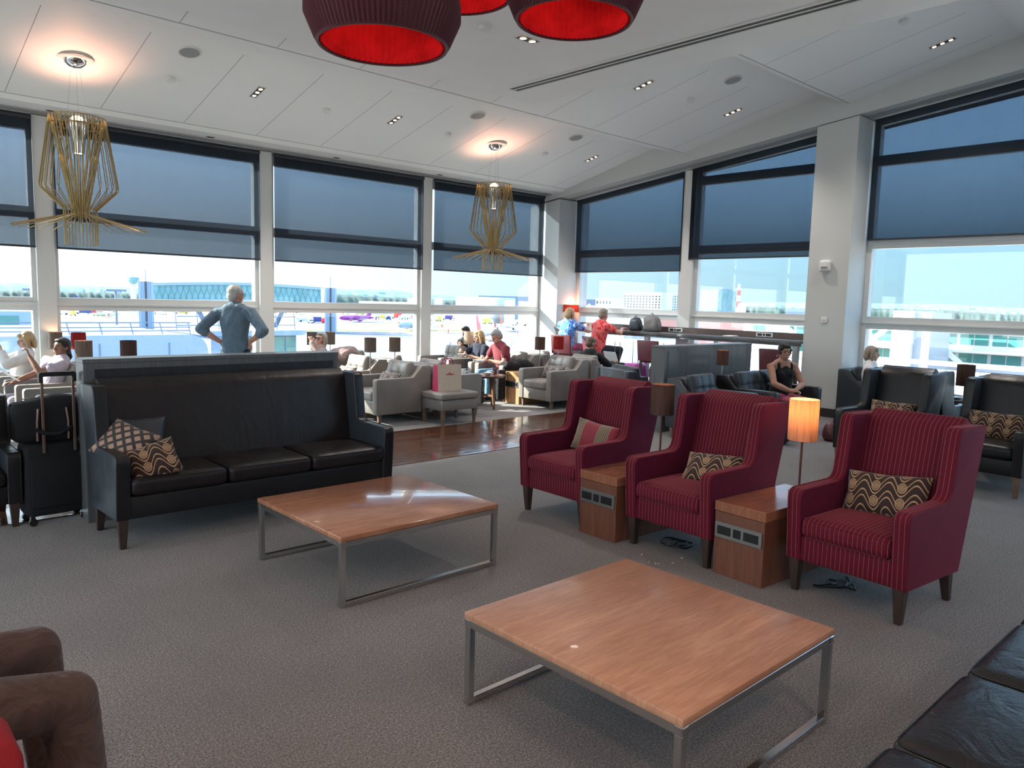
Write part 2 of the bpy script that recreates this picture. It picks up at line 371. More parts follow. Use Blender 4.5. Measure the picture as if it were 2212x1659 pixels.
# skin, hair, cloth
for n_, c_ in dict(skin_fair=(.60, .36, .27), skin_tan=(.42, .22, .15), skin_brown=(.25, .125, .085), skin_red=(.58, .30, .22)).items():
    t = NT(n_); t.bsdf(t.mix(t.rng(t.noise(18, 2), .35, .65), tuple(x*.9 for x in c_), tuple(x*1.08 for x in c_)), .5, spec=.35); t.p.inputs['Subsurface Weight'].default_value = .0
def hairm(name, a, b):
    t = NT(name); g = t.noise(14, 4, .7, None, (5, 5, .8), .5); t.bsdf(t.mix(t.rng(g, .3, .7), a, b), .45, spec=.4, bump=g, bs=.7, bd=.01)
hairm('hair_blonde', (.30, .18, .08), (.62, .45, .25)); hairm('hair_dark', (.008, .006, .006), (.03, .022, .02)); hairm('hair_grey', (.20, .20, .20), (.45, .45, .45))
hairm('hair_brown', (.05, .03, .02), (.16, .10, .07)); hairm('hair_white', (.40, .39, .37), (.62, .61, .58)); hairm('hair_ash', (.15, .11, .08), (.40, .33, .25))
def cloth(name, c, nz=.1, w=.5):
    t = NT(name); g = t.noise(6, 3, .6, None, None, 1.5); t.bsdf(t.mix(t.rng(g, .3, .7), tuple(x*(1-nz) for x in c), tuple(x*(1+nz) for x in c)), .85, spec=.2, sheen=.15, bump=g, bs=w, bd=.03)
cloth('denim_shirt', (.135, .20, .26), .15, .9); cloth('trouser_navy', (.025, .035, .05)); cloth('white_cotton', (.66, .65, .64)); cloth('lilac_cotton', (.42, .37, .44)); cloth('maroon_cotton', (.20, .035, .045))
cloth('jeans_blue', (.13, .26, .38), .2); cloth('black_cotton', (.010, .010, .013)); cloth('pink_cotton', (.42, .09, .16)); cloth('brown_cotton', (.085, .050, .042), .2, .9); cloth('navy_cotton', (.02, .025, .045)); cloth('shoe_black', (.015, .015, .016)); cloth('grey_scarf', (.30, .22, .21)); cloth('jeans_dark', (.025, .045, .075))
def print_(name, a, b, c, sc):
    t = NT(name); v = t.n('ShaderNodeTexVoronoi'); v.inputs['Scale'].default_value = sc; mp = t.noise(sc*.7, 3, .6, None, None, 2); t.link(t.tc.outputs['Object'], v.inputs[0])
    m = t.mix(t.rng(mp, .44, .5), a, b); m = t.mix(t.rng(v.outputs['Distance'], .38, .46), m, c); t.bsdf(m, .85, spec=.2)
print_('floral_blue', (.02, .06, .45), (.55, .62, .80), (.10, .30, .75), 14); print_('red_print', (.62, .015, .02), (.72, .06, .06), (.75, .16, .16), 16)

# ------------------------------------------------------------------ building shell
XC, XG, YC, YG = 11.21, 11.86, 10.80, 11.38      # inner face / glass of the side wall; inner column face / glass of the far wall
XL, YB, XR = -7.0, -7.0, XG
S = struct
S('floor', bx(XL, XG+.25, YB, YG+.25, -.3, 0), 'carpet', label='grey brown carpet floor of the lounge')
S('floor_walkway', bx(XL, 11.1, 6.05, 7.63, -.01, .006), 'wood_floor', label='dark glossy plank walkway crossing the carpet')
# ceiling profile in (Y, z): saw-tooth bays rising towards the middle of the room
PROF = [(YG+.1, 3.77), (10.72, 3.79), (10.66, 3.835), (8.62, 4.335), (8.50, 4.350), (7.92, 4.203), (7.91, 4.206), (5.51, 4.758), (5.12, 4.566), (5.11, 4.568), (2.97, 5.04), (2.55, 4.84), (2.54, 4.842), (.4, 5.33)]
bm = NB(); top = [(y, z) for y, z in PROF]
poly = top + [(.4, 5.6), (YG+.1, 5.6)]
prism(bm, poly, XL, XG+.25, 'x')
t = NT('ceiling_panels'); P = t.pos(); s = t.n('ShaderNodeSeparateXYZ'); t.link(P, s.inputs[0])
fx = t.ma('ABSOLUTE', t.ma('SUBTRACT', t.ma('FRACT', t.ma('ADD', s.outputs[0], 20.68)), .5)); jx = t.ma('LESS_THAN', fx, .0042)
Y = s.outputs[1]
def yb(a, b): return t.ma('MULTIPLY', t.ma('GREATER_THAN', Y, a), t.ma('LESS_THAN', Y, b))
zones = t.ma('MAXIMUM', t.ma('MAXIMUM', yb(8.72, 10.62), yb(5.9, 7.91)), yb(3.2, 5.10))
lines = t.ma('MAXIMUM', t.ma('MAXIMUM', yb(10.63, 10.645), yb(7.895, 7.912)), yb(5.09, 5.107))
j = t.ma('MAXIMUM', t.ma('MULTIPLY', jx, zones), lines)
t.bsdf(t.mix(t.ma('MULTIPLY', j, .6), (.88, .90, .885), (.06, .06, .06)), .5, spec=.4)
S('ceiling', bm, 'ceiling_panels', label='white ceiling of sloping saw-tooth panel bays')
ZF = 4.15
bm = NB(); box(bm, XL, 7.07, YB, 7.36, ZF, 5.6)
S('ceiling_soffit', bm, 'white_paint', label='flat lowered ceiling over the middle of the lounge')
S('ceiling_rear', bx(7.07, XG+.25, YB, .4, 5.33, 5.6), 'white_paint')
# closing walls behind the camera
S('wall_back', bx(XL, XG+.25, YB-.2, YB, -.3, 5.6), 'white_paint')
for nm_, lo, hi in (('wall_left', -.3, .3), ('wall_left_head', 3.75, 5.6)): S(nm_, bx(XL-.2, XL, YB-.2, YG+.25, lo, hi), 'white_paint')
S('window_21', bx(XL-.11, XL-.10, YB, YG, .3, 3.75), 'window_glass')  # glazed left wall out of view, added to let in more daylight
# far wall (windows along X), lower upstand and head
S('wall_far', bx(XL, XG+.25, YG-.05, YG+.25, -.3, .28), 'frame_white')
S('wall_head_far', bx(XL, XG+.25, YG-.02, YG+.25, 3.74, 5.6), 'white_paint')
# side wall: sloping head band, soffit of the window recess, lower upstand
HEAD = lambda y: 3.66 + (10.8-y)*.122
bm = NB(); prism(bm, [(YG+.2, 3.60), (YG+.2, 5.6), (.4, 5.6), (.4, HEAD(.4)), ], XC, XC+.12, 'x')
prism(bm, [(YG+.2, HEAD(YG+.2)+.03), (YG+.2, 5.6), (YB, 5.6), (YB, HEAD(YB)+.03)], XC+.11, XG+.2, 'x')
S('wall_side_head', bm, 'column_paint', label='cream wall band sloping above the side windows')
S('wall_side_rear', bx(XC, XG+.25, YB, 1.0, -.3, .3), 'column_paint'); S('window_22', bx(XG, XG+.01, YB, .55, .3, 4.9), 'window_glass')
S('wall_side', bx(XG-.05, XG+.25, 1.0, YG+.2, -.3, .30), 'frame_white')
def column(n, y0, y1, ztop):
    m = NB(); prism(m, [(y0, 0), (y1, 0), (y1, HEAD(y1)), (y0, HEAD(y0))], XC+.0005, XG+.25, 'x'); return S(n, m, 'column_paint')
column('pillar', 4.925, 5.54, 4.42)['label'] = 'tall square cream pillar between the side windows'
column('pillar', 10.80, YG+.25, 3.68)['label'] = 'cream corner pillar where the window walls meet'
column('pillar', .55, 1.1, 4.95)
bm = NB(); box(bm, XC-.015, XC, 4.91, 5.555, 0, .13); box(bm, XC-.015, XG, 4.91, 4.925, 0, .13); S('baseboard_pillar', bm, 'skirting_dark')
bm = NB()
for x0, y0 in ((XC-.015, YC-.015),): box(bm, x0, XC, y0, YG, 0, .13); box(bm, x0, XG, y0, YC, 0, .13)
S('baseboard_corner', bm, 'skirting_dark')
# slot grilles above the blinds
bm = NB()
for k in range(3): box(bm, XL, XC, YG-.34+k*.05, YG-.328+k*.05, 3.758, 3.774)
S('trim_1', bm, 'grille_grey', label='dark slot grille in the ceiling above the far blinds')
bm = NB()
for (a, b) in ((5.56, 10.78), (1.15, 4.90)):
    for k in range(3):
        x = XG-.40+k*.055
        prism(bm, [(a, HEAD(a)+.024), (b, HEAD(b)+.024), (b, HEAD(b)+.05), (a, HEAD(a)+.05)], x, x+.02, 'x')
S('trim_2', bm, 'grille_grey', label='dark slot grille in the soffit above the side blinds')
# ---- window frames: far wall posts every 3 m
POSTS = [(-6.83, -6.6), (-3.83, -3.6), (-.83, -.6), (2.19, 2.40), (5.14, 5.35), (8.17, 8.39)]
def rail(bm, x0, x1, y, z0, z1, along='x'):
    zm = (z0+z1)/2
    for (za, zb, d) in ((z0, zm-.004, .05), (zm+.004, z1, .05), (zm-.014, zm+.014, .075)):
        if along == 'x': box(bm, x0, x1, y-d, y+.05, za, zb, .004, 1)
        else: box(bm, y-d, y+.05, x0, x1, za, zb, .004, 1)
edges = [XL] + [v for p in POSTS for v in p] + [XC-.01]
k = 0
for i in range(0, len(edges), 2):
    x0, x1 = edges[i], edges[i+1]
    k += 1
    w = NB()
    rail(w, x0+.002, x1-.002, YG, 1.335, 1.505); rail(w, x0+.002, x1-.002, YG, 2.50, 2.64); box(w, x0, x1, YG-.06, YG+.05, 3.58, 3.75, .004, 1); box(w, x0, x1, YG-.06, YG+.05, .26, .36, .004, 1)
    for xe in (x0, x1):
        s_ = 1 if xe == x0 else -1
        a, b = sorted((xe, xe+s_*.05)); box(w, a, b, YG-.058, YG+.056, .3, 3.7)
    wo_ = S('window_%d' % k, w, 'frame_white', 35)
    g = obj('glass', bx(x0+.03, x1-.03, YG-.004, YG+.004, .33, 3.62), 'window_glass', wo_, 0)
for i, (a, b) in enumerate(POSTS):
    S('window_post', bx(a, b, YG-.13, YG+.06, .2, 3.76, .006, 1), 'frame_white', 35)
# side wall windows
SW = [(8.22, 10.80, []), (5.54, 7.96, [3.74]), (1.1, 4.925, [3.74])]
for y0, y1, extra in SW:
    k += 1; w = NB()
    rail(w, y0+.002, y1-.002, XG, 1.335, 1.52, 'y'); rail(w, y0+.002, y1-.002, XG, 2.53, 2.68, 'y'); box(w, XG-.06, XG+.05, y0, y1, .28, .40, .004, 1)
    for z in extra: box(w, XG-.05, XG+.05, y0, y1, z, z+.15, .004, 1)
    prism(w, [(y0, HEAD(y0)-.06), (y1, HEAD(y1)-.06), (y1, HEAD(y1)+.06), (y0, HEAD(y0)+.06)], XG-.05, XG+.05, 'x')
    for ye in (y0, y1):
        s_ = 1 if ye == y0 else -1; a, b = sorted((ye, ye+s_*.07)); zt = HEAD(ye)+.03; box(w, XG-.058, XG+.056, a, b, .3, zt)
    wo_ = S('window_%d' % k, w, 'frame_white', 35)
    g = NB(); prism(g, [(y0+.04, .35), (y1-.04, .35), (y1-.04, HEAD(y1)), (y0+.04, HEAD(y0))], XG-.004, XG+.004, 'x'); obj('glass', g, 'window_glass', wo_, 0)
S('window_post', bx(XG-.14, XG+.06, 7.96, 8.22, .2, HEAD(8.1)+.02, .006, 1), 'frame_white', 35)
# ---- roller blinds
def blind_far(x0, x1, zb, label):
    b = thing('roller_blind', label, 'blind', ((x0+x1)/2, YG-.17, zb), group='roller blinds of the far windows'); w = (x1-x0)/2
    obj('fabric', bx(-w, w, -.0015, .0015, 0, 3.75-zb), 'blind_screen', b, 0); obj('bottom_bar', bx(-w, w, -.008, .008, -.012, .014, .004, 1), 'blind_bar', b)
    m = NB(); tube(m, [(-w, 0, 3.72-zb), (w, 0, 3.72-zb)], .03, 12); obj('roller', m, 'blind_bar', b)
W1L = ['grey screen blind at the far left edge, before the left rod chandelier', 'wide grey screen blind above the standing man', 'grey screen blind between the standing man and the right rod chandelier', 'narrow grey screen blind behind the right rod chandelier']
for i, (a, b) in enumerate([(-.59, 2.18), (2.41, 5.13), (5.36, 8.16), (8.40, 11.19)]): blind_far(a, b, 2.135, W1L[i])
blind_far(-3.59, -.84, 2.135, 'grey screen blind beyond the left edge of the photo'); blind_far(-6.59, -3.84, 2.135, 'grey screen blind at the left end of the far window wall')
def blind_side(y0, y1, zb, label):
    x = XG-.15; b = thing('roller_blind', label, 'blind', (x, (y0+y1)/2, zb), group='roller blinds of the side windows'); c = (y0+y1)/2
    f = NB(); prism(f, [(y0-c, 0), (y1-c, 0), (y1-c, HEAD(y1)+.02-zb), (y0-c, HEAD(y0)+.02-zb)], -.0015, .0015, 'x'); obj('fabric', f, 'blind_screen', b, 0)
    obj('bottom_bar', bx(-.008, .008, y0-c, y1-c, -.012, .014, .004, 1), 'blind_bar', b)
blind_side(8.20, 10.79, 2.235, 'blue grey screen blind with sloping top next to the corner pillar')
blind_side(5.56, 8.04, 2.44, 'blue grey sloping screen blind just left of the big pillar')
blind_side(1.12, 4.90, 2.655, 'tall blue screen blind at the right edge, right of the big pillar')
# small things on the big pillar
th = thing('wall_alarm', 'white rounded alarm sounder high on the big cream pillar', 'alarm', (XC, 5.26, 2.25))
obj('housing', puff(NB(), .07, .17, .17, .03, .0, 6, T(-.035, 0, 0)), 'plastic_white', th, 60); obj('base_plate', bx(-.02, 0, -.06, .06, -.06, .06, .01), 'plastic_white', th); obj('lens', puff(NB(), .02, .10, .035, .01, 0, 3, T(-.07, 0, -.02)), 'grille_grey', th)
th = thing('wall_switch', 'small square white call switch on the big cream pillar', 'switch', (XC, 5.23, 1.45))
obj('plate', bx(-.012, 0, -.045, .045, -.045, .045, .004), 'plastic_white', th); obj('button', puff(NB(), .01, .014, .014, .004, 0, 2, T(-.014, 0, 0)), 'slot_dark', th)
# coral wall lamp on the corner pillar
th = thing('wall_lamp', 'coral red half-drum wall lamp on the corner pillar', 'lamp', (11.62, YC, 1.49))
m = NB(); n_ = 16
pp = [(.21*math.cos(PI+k*PI/n_), .13*math.sin(PI+k*PI/n_)) for k in range(n_+1)]; qq = [(a*.97, b*.97) for a, b in pp][::-1]
prism(m, pp+qq, -.075, .075, 'z'); obj('lamp_shade', m, 'shade_coral', th, 60); obj('bracket', bx(-.03, .03, -.05, 0, -.03, .03, .005), 'chrome', th)
obj('bulb', puff(NB(), .04, .04, .07, .02, 0, 4, T(0, -.06, 0)), 'bulb_warm', th)
def plight(name, loc, e, col=(1, .55, .3), r=.03):
    l = bpy.data.lights.new(name, 'POINT'); l.energy = e; l.color = col; l.shadow_soft_size = r; o = bpy.data.objects.new(name, l); COL.objects.link(o); o.location = loc; return o
plight('wall_lamp_light', (11.62, YC-.09, 1.56), 2.5, (1, .4, .25))

# ------------------------------------------------------------------ ceiling fittings
def slope_at(y):
    for (ya, za), (yb_, zb_) in zip(PROF, PROF[1:]):
        if yb_ <= y <= ya: return za+(y-ya)*(zb_-za)/(yb_-ya), math.atan2(zb_-za, yb_-ya)
    return 4, 0
def ceil_M(x, y, flat=False):
    if flat: return T(x, y, ZF)
    z, a = slope_at(y); a = math.atan((slope_at(y+.01)[0]-slope_at(y-.01)[0])/.02); return T(x, y, z) @ Matrix.Rotation(a, 4, 'X')
def fitting(name, label, cat, M, group=None):
    o = thing(name, label, cat, group=group); o.matrix_world = M; return o
def downlight(x, y, n, label, flat=False, along='y', lit=(1, 1, 1), s=.085):
    th = fitting('downlight', label, 'ceiling light', ceil_M(x, y, flat), 'recessed square downlights'); w = s*.5; L = n*s*1.12
    fr = NB(); bb = (lambda *a, **k: box(*a, **k)) if along == 'x' else (lambda m, x0, x1, y0, y1, z0, z1, *r: box(m, y0, y1, x0, x1, z0, z1, *r))
    e = .012
    bb(fr, -L/2-e, L/2+e, -w-e, -w, -.006, .0); bb(fr, -L/2-e, L/2+e, w, w+e, -.006, .0); bb(fr, -L/2-e, -L/2, -w, w, -.006, 0); bb(fr, L/2, L/2+e, -w, w, -.006, 0)
    obj('frame', fr, 'plastic_white', th)
    bk = NB(); bb(bk, -L/2, L/2, -w, w, -.003, .001); obj('housing', bk, 'slot_dark', th, 0)
    for i in range(n):
        c = -L/2 + (i+.5)*L/n; p = (c, 0) if along == 'x' else (0, c)
        ring = NB(); tube(ring, [(p[0]+w*.62*math.cos(a*PI/8), p[1]+w*.62*math.sin(a*PI/8), -.008) for a in range(16)], .004, 6, cyc=True); rg = obj('bezel', ring, 'chrome', th)
        bl = NB(); lathe(bl, [(0, -.012), (w*.5, -.010), (w*.58, -.004)], 16, T(p[0], p[1], 0)); obj('bulb', bl, 'bulb_warm' if lit[i % 3] else 'bulb_dim', rg)
    l = bpy.data.lights.new('downlight_light', 'SPOT'); l.energy = 80; l.color = (1, .88, .8); l.spot_size = R(120); l.spot_blend = .7; l.shadow_soft_size = .08
    o = bpy.data.objects.new('downlight_light', l); COL.objects.link(o); o.location = (x, y, (ZF if flat else slope_at(y)[0])-.04)
    return th
DL = [(4.31, 9.46, 'triple downlight in the far ceiling, left of the middle'), (6.335, 9.42, 'triple downlight in the far ceiling between the two rod chandeliers'), (10.43, 9.30, 'triple downlight in the far ceiling nearest the corner pillar')]
for x, y, l in DL: downlight(x, y, 3, l, lit=(1, 1, 0))
downlight(8.35, 6.576, 3, 'bright triple downlight in the middle ceiling bay, right of the red pendants'); downlight(10.43, 6.50, 3, 'triple downlight in the middle ceiling bay near the window head'); downlight(10.42, 3.63, 3, 'bright triple downlight at the top right of the ceiling')
downlight(5.31, 5.62, 2, 'bright double downlight beside the right red pendant', True, 'x', s=.11)
def disc(name, label, cat, x, y, r, mat, flat=False, rim=None, group=None):
    th = fitting(name, label, cat, ceil_M(x, y, flat), group)
    m = NB(); lathe(m, [(r, 0), (r, -.012), (r*.93, -.018), (r*.86, -.012), (0, -.012)] if rim else [(r, 0), (r*.95, -.035), (r*.6, -.042), (0, -.042)], 32)
    obj('body', m, 'plastic_white', th, 40)
    if rim: m = NB(); lathe(m, [(r*.84, -.0125), (0, -.016)], 28); obj('speaker_mesh', m, mat, th, 40)
    return th
for x, y, l in [(3.287, 8.92, 'round grey ceiling speaker near the left rod chandelier'), (7.354, 8.80, 'round grey ceiling speaker above the right rod chandelier'), (9.42, 8.76, 'round grey ceiling speaker right of the right rod chandelier'), (9.407, 5.89, 'large round ceiling speaker in the middle bay')]:
    disc('ceiling_speaker', l, 'speaker', x, y, .125, 'grille_grey', rim=1, group='round ceiling speakers')
for x, y, l in [(3.296, 9.56, 'small white disc detector between the left chandelier and a triple downlight'), (5.312, 9.535, 'small white disc detector in the middle of the far ceiling'), (7.346, 9.49, 'small white disc detector just left of the right chandelier'), (9.41, 9.46, 'small white disc detector right of the right chandelier'), (9.388, 6.54, 'small white disc detector between two triple downlights'), (9.31, 3.67, 'small white disc detector at the top right of the ceiling')]:
    disc('smoke_detector', l, 'smoke detector', x, y, .05, None, group='small ceiling detectors')
disc('smoke_detector', 'white disc detector on the flat ceiling between the red pendants', 'smoke detector', 4.80, 5.66, .06, None, True, group='small ceiling detectors')
for x, l in [(2.35, 'small dark slot light above the window left of the left chandelier'), (4.30, 'small spotlight above the standing man'), (6.28, 'small spotlight over the far middle blind'), (8.32, 'small spotlight over the far right blind')]:
    th = fitting('spotlight', l, 'ceiling light', ceil_M(x, 10.95), 'small square spots above the far blinds'); obj('frame', bx(-.06, .06, -.045, .045, -.006, .0, .002, 1), 'plastic_white', th); obj('housing', bx(-.045, .045, -.03, .03, -.009, -.004), 'slot_dark', th, 0)
# linear air slot in the flat ceiling
th = thing('air_vent', 'long linear air slot in the flat ceiling above the red chairs', 'vent', (6.42, 3.12, ZF))
m = NB()
for dx in (-.085, -.005, .075): box(m, dx, dx+.012, -3.9, 3.9, -.012, 0)
box(m, -.085, .087, 3.9, 3.92, -.012, 0); obj('frame', m, 'frame_white', th)
obj('slot', bx(-.075, .077, -3.9, 3.9, -.004, .001), 'slot_dark', th, 0)

# ------------------------------------------------------------------ red pleated pendants
def pendant(name, label, x, y, z, r, top=1.0):
    th = thing('pendant_lamp', label, 'pendant lamp', (x, y, z), group='red pleated pendants')
    K = r/.385
    o_ = [(r, 0), (r*1.04, .025*K), (r*1.19, .155*K), (r*1.185, .23*K), (r*1.08, .44*K), (r*.78, .64*K), (r*.38, .76*K)]
    i_ = [(r-.012, .0), (r*1.0, .03*K), (r*1.14, .155*K), (r*1.13, .23*K), (r*1.02, .43*K)]
    m = NB(); lathe(m, o_, 180, pleat=.008); obj('outer_shade', m, 'pleat_outer', th, 25)
    m = NB(); lathe(m, i_, 128, pleat=-.014); obj('inner_shade', m, 'pleat_inner', th, 25)
    m = NB(); tube(m, [(r*math.cos(a*PI/24), r*math.sin(a*PI/24), 0) for a in range(48)], .008, 6, cyc=True); obj('rim', m, 'pleat_outer', th)
    m = NB(); lathe(m, [(r*1.0, .42*K), (r*.9, .415*K), (0, .41*K)], 40); obj('diffuser', m, 'diffuser_glow', th)
    m = NB(); tube(m, [(0, 0, .75*K), (0, 0, ZF-z)], .006, 6); obj('cord', m, 'plastic_black', th)
    m = NB(); lathe(m, [(.07, ZF-z), (.06, ZF-z-.03), (0, ZF-z-.035)], 24); obj('ceiling_rose', m, 'plastic_white', th)
    up = bpy.data.lights.new('ceiling_fill_spot', 'SPOT'); up.energy = 16; up.color = (1, .85, .75); up.spot_size = R(150); up.spot_blend = 1; up.shadow_soft_size = .1; uo = bpy.data.objects.new('ceiling_fill_spot', up); COL.objects.link(uo); uo.location = (x, y, z+.78*K); uo.rotation_euler = (PI, 0, 0)  # added spot above the shade, brightens the flat ceiling
    plight('pendant_light', (x, y, z+.33*K), 1.5*K*K, (1, .35, .2), .2)
p = at(827, 98, z=2.8); pendant('a', 'red pleated pendant at the top, leftmost of the three', p.x, p.y, 2.8, .301)
p = at(1240, 44, z=3.1); pendant('b', 'red pleated pendant with glowing disc, rightmost of the three', p.x, p.y, 3.1, .303)
p = at(985, -14, z=3.4); pendant('c', 'red pleated pendant half hidden behind the other two', p.x, p.y, 3.4, .33)

# ------------------------------------------------------------------ rod chandeliers
def chandelier(label, cx, cy, zc, a):
    th = thing('rod_chandelier', label, 'chandelier', (cx, cy, 2.105), a, 'golden rod chandeliers'); z0 = 2.105
    Z = lambda z: z - z0
    A = [(.275, 0, Z(3.49)), (.385, 0, Z(2.76)), (.383, 0, Z(2.72)), (.165, 0, Z(2.49)), (.165, 0, Z(2.45)), (.165, 0, Z(2.105))]
    B = [(.268, 0, Z(3.48)), (.085, 0, Z(2.50)), (.09, 0, Z(2.45)), (.665, 0, Z(2.29))]
    Cc_ = [(.255, 0, Z(3.47)), (.06, .0, Z(2.55)), (.06, 0, Z(2.42))]
    me = {}
    for nm, pts, cnt, off in (('A', A, 28, 0), ('B', B, 28, .5), ('C', Cc_, 18, .25)):
        first = None
        for k in range(cnt):
            ang = (k+off)*2*PI/cnt
            if first is None:
                m = NB(); tube(m, pts, .0052, 6); first = obj('rod', m, 'gold_rod', th, 60); o = first
            else: o = first.copy(); COL.objects.link(o); o.parent = th
            o.rotation_euler = (0, 0, ang)
    for r, z in ((.275, 3.485), (.265, 3.40)):
        m = NB(); tube(m, [(r*math.cos(q*PI/20), r*math.sin(q*PI/20), Z(z)) for q in range(40)], .006, 6, cyc=True); obj('ring', m, 'gold_rod', th, 60)
    m = NB(); lathe(m, [(.05, Z(3.12)), (.06, Z(3.10)), (.085, Z(3.33)), (.11, Z(3.40)), (.11, Z(3.44)), (.05, Z(3.46)), (0, Z(3.46))], 24); h = obj('lamp_holder', m, 'chrome_bright', th, 40)
    m = NB(); lathe(m, [(.045, Z(3.105)), (0, Z(3.10))], 16); obj('bulb', m, 'bulb_warm', h)
    m = NB(); lathe(m, [(.07, Z(3.47)), (.04, Z(3.50)), (0, Z(3.51))], 16); obj('uplight', m, 'bulb_warm', h)
    m = NB(); lathe(m, [(.19, Z(zc)), (.18, Z(zc)-.012), (.125, Z(zc)-.015)], 32); pl = obj('ceiling_plate', m, 'plastic_white', th, 40)
    m = NB(); lathe(m, [(.115, Z(zc)-.005), (.105, Z(zc)-.05), (.06, Z(zc)-.085), (0, Z(zc)-.095)], 32); obj('canopy', m, 'chrome_bright', th, 60)
    for q in (.3, 2.4, 4.5):
        m = NB(); tube(m, [(.05*math.cos(q), .05*math.sin(q), Z(zc)-.08), (.11*math.cos(q), .11*math.sin(q), Z(3.44))], .0018, 5); obj('cable', m, 'chrome', th)
    for i in range(1): 
        l = bpy.data.lights.new('chandelier_light', 'SPOT'); l.energy = 13; l.color = (1, .45, .3); l.spot_size = R(125); l.spot_blend = .9; l.shadow_soft_size = .05
        o = bpy.data.objects.new('chandelier_light', l); COL.objects.link(o); o.location = (cx, cy, 3.53); o.rotation_euler = (PI, 0, 0)
chandelier('golden rod chandelier before the left window, nearer of the two', 2.31, 9.60, slope_at(9.6)[0]+.01, .1)
chandelier('golden rod chandelier near the corner pillar, farther of the two', 8.35, 9.54, slope_at(9.54)[0]+.01, .3)
# unseen spots with trim rings, added as warm fill around and behind the camera
for (x, y) in [(-.9, 1.0), (1.4, -1.2), (-2.5, 3.6), (3.4, -2.4), (-3.5, -1.5), (.2, -4), (-5, 1.5), (-4.8, 5.2), (5.6, -3.6)]:
    l = bpy.data.lights.new('room_fill_spot', 'SPOT'); l.energy = 108; l.color = (1, .70, .55); l.spot_size = R(140); l.spot_blend = .8; l.shadow_soft_size = .35
    o = bpy.data.objects.new('room_fill_spot', l); COL.objects.link(o); o.location = (x, y, ZF-.03)
    m = NB(); lathe(m, [(.13, 0), (.12, -.012), (.095, -.012)], 24, T(x, y, ZF)); q = struct('ceiling_trim', m, 'plastic_white', 40)
from mathutils import noise as mnoise
# ------------------------------------------------------------------ outside: airfield
ZG = -12.0
simple('concrete_apron', (.36, .32, .28), .9, nz=.12, nscale=.03); simple('asphalt', (.19, .20, .23), .9, nz=.1, nscale=.05); simple('grass', (.26, .30, .10), .95, nz=.25, nscale=.1)
simple('hill_far_hazed', (.12, .25, .36), 1, nz=.08, nscale=.004); simple('hill_mid_hazed', (.11, .22, .27), 1, nz=.3, nscale=.012); simple('tree_green', (.045, .075, .06), 1, nz=.4, nscale=.05); simple('tree_blue', (.13, .21, .20), 1, nz=.4, nscale=.03)  # blue in both hill colours stands in for distance haze
simple('clad_white', (.66, .66, .65), .6); simple('clad_blue', (.30, .40, .54), .5, nz=.03); simple('clad_slate', (.14, .20, .29), .5); simple('glass_green', (.07, .25, .215), .15, spec=.8, nz=.25, nscale=.4); simple('glass_teal', (.15, .34, .37), .2, spec=.7, nz=.2, nscale=.3)
simple('steel_rail', (.16, .20, .28), .5); simple('steel_white', (.75, .77, .80), .5); simple('win_dark', (.03, .05, .07), .3, spec=.4); simple('roof_red', (.42, .23, .21), .8); simple('plane_white', (.78, .79, .82), .35); simple('plane_grey', (.35, .38, .43), .4)
simple('plane_red', (.75, .04, .04), .4); simple('plane_orange', (.85, .16, .03), .4); simple('plane_purple', (.36, .04, .30), .4); simple('plane_blue', (.03, .06, .25), .4); simple('van_yellow', (.7, .55, .1), .5); simple('hi_vis', (.6, .75, .1), .5)
t = NT('louvre'); X = t.xyz(); f = t.ma('FRACT', t.ma('MULTIPLY', X[1], 3.2)); t.bsdf(t.mix(t.ma('LESS_THAN', f, .13), (.66, .66, .65), (.15, .16, .18)), .5)
t = NT('tail_flag'); X = t.xyz(); w = t.ma('ADD', t.ma('ADD', X[2], t.ma('MULTIPLY', X[0], -.35)), t.ma('MULTIPLY', t.ma('SINE', t.ma('MULTIPLY', X[0], .9)), .35)); f = t.ma('FRACT', t.ma('MULTIPLY', w, .19))
c = t.mix(t.ma('MULTIPLY', t.ma('GREATER_THAN', f, .45), t.ma('LESS_THAN', f, .72)), (.55, .72, .82), (.60, .10, .12)); c = t.mix(t.ma('MULTIPLY', t.ma('GREATER_THAN', f, .05), t.ma('LESS_THAN', f, .22)), c, (.10, .18, .38)); t.bsdf(c, .35)
S('ground', bx(-9000, 9000, -3000, 9000, ZG-1, ZG), 'concrete_apron', label='pale concrete airfield apron')
def slab(name, pa, pb, y_far, y_near, mat, kind='structure', dz=.05, lab=None):
    a, b = at(pa, y_far, z=ZG), at(pb, y_far, z=ZG); c, d = at(pb, y_near, z=ZG), at(pa, y_near, z=ZG)
    m = NB(); prism(m, [(a.x, a.y), (b.x, b.y), (c.x, c.y), (d.x, d.y)], ZG, ZG+dz, 'z'); o = obj(name, m, mat, None, 0); o['kind'] = kind
    if lab: o['label'] = lab
slab('taxiway', -600, 1500, 690, 699, 'asphalt', lab='dark asphalt taxiway far across the apron'); slab('taxiway', -600, 1500, 717, 724, 'asphalt', lab='dark asphalt taxiway nearer the lounge'); slab('taxiway', 560, 1500, 752, 800, 'asphalt'); slab('taxiway', -600, 560, 700, 708, 'asphalt')
slab('grass_strip', 590, 1075, 711.5, 715, 'grass', 'stuff', .1, 'yellow green grass strip between the taxiways'); slab('grass_strip', 760, 1000, 700, 703, 'grass', 'stuff', .1, 'short grass patch on the far apron'); slab('grass_strip', 120, 560, 685, 688, 'grass', 'stuff', .1, 'grass strip below the parked aircraft')
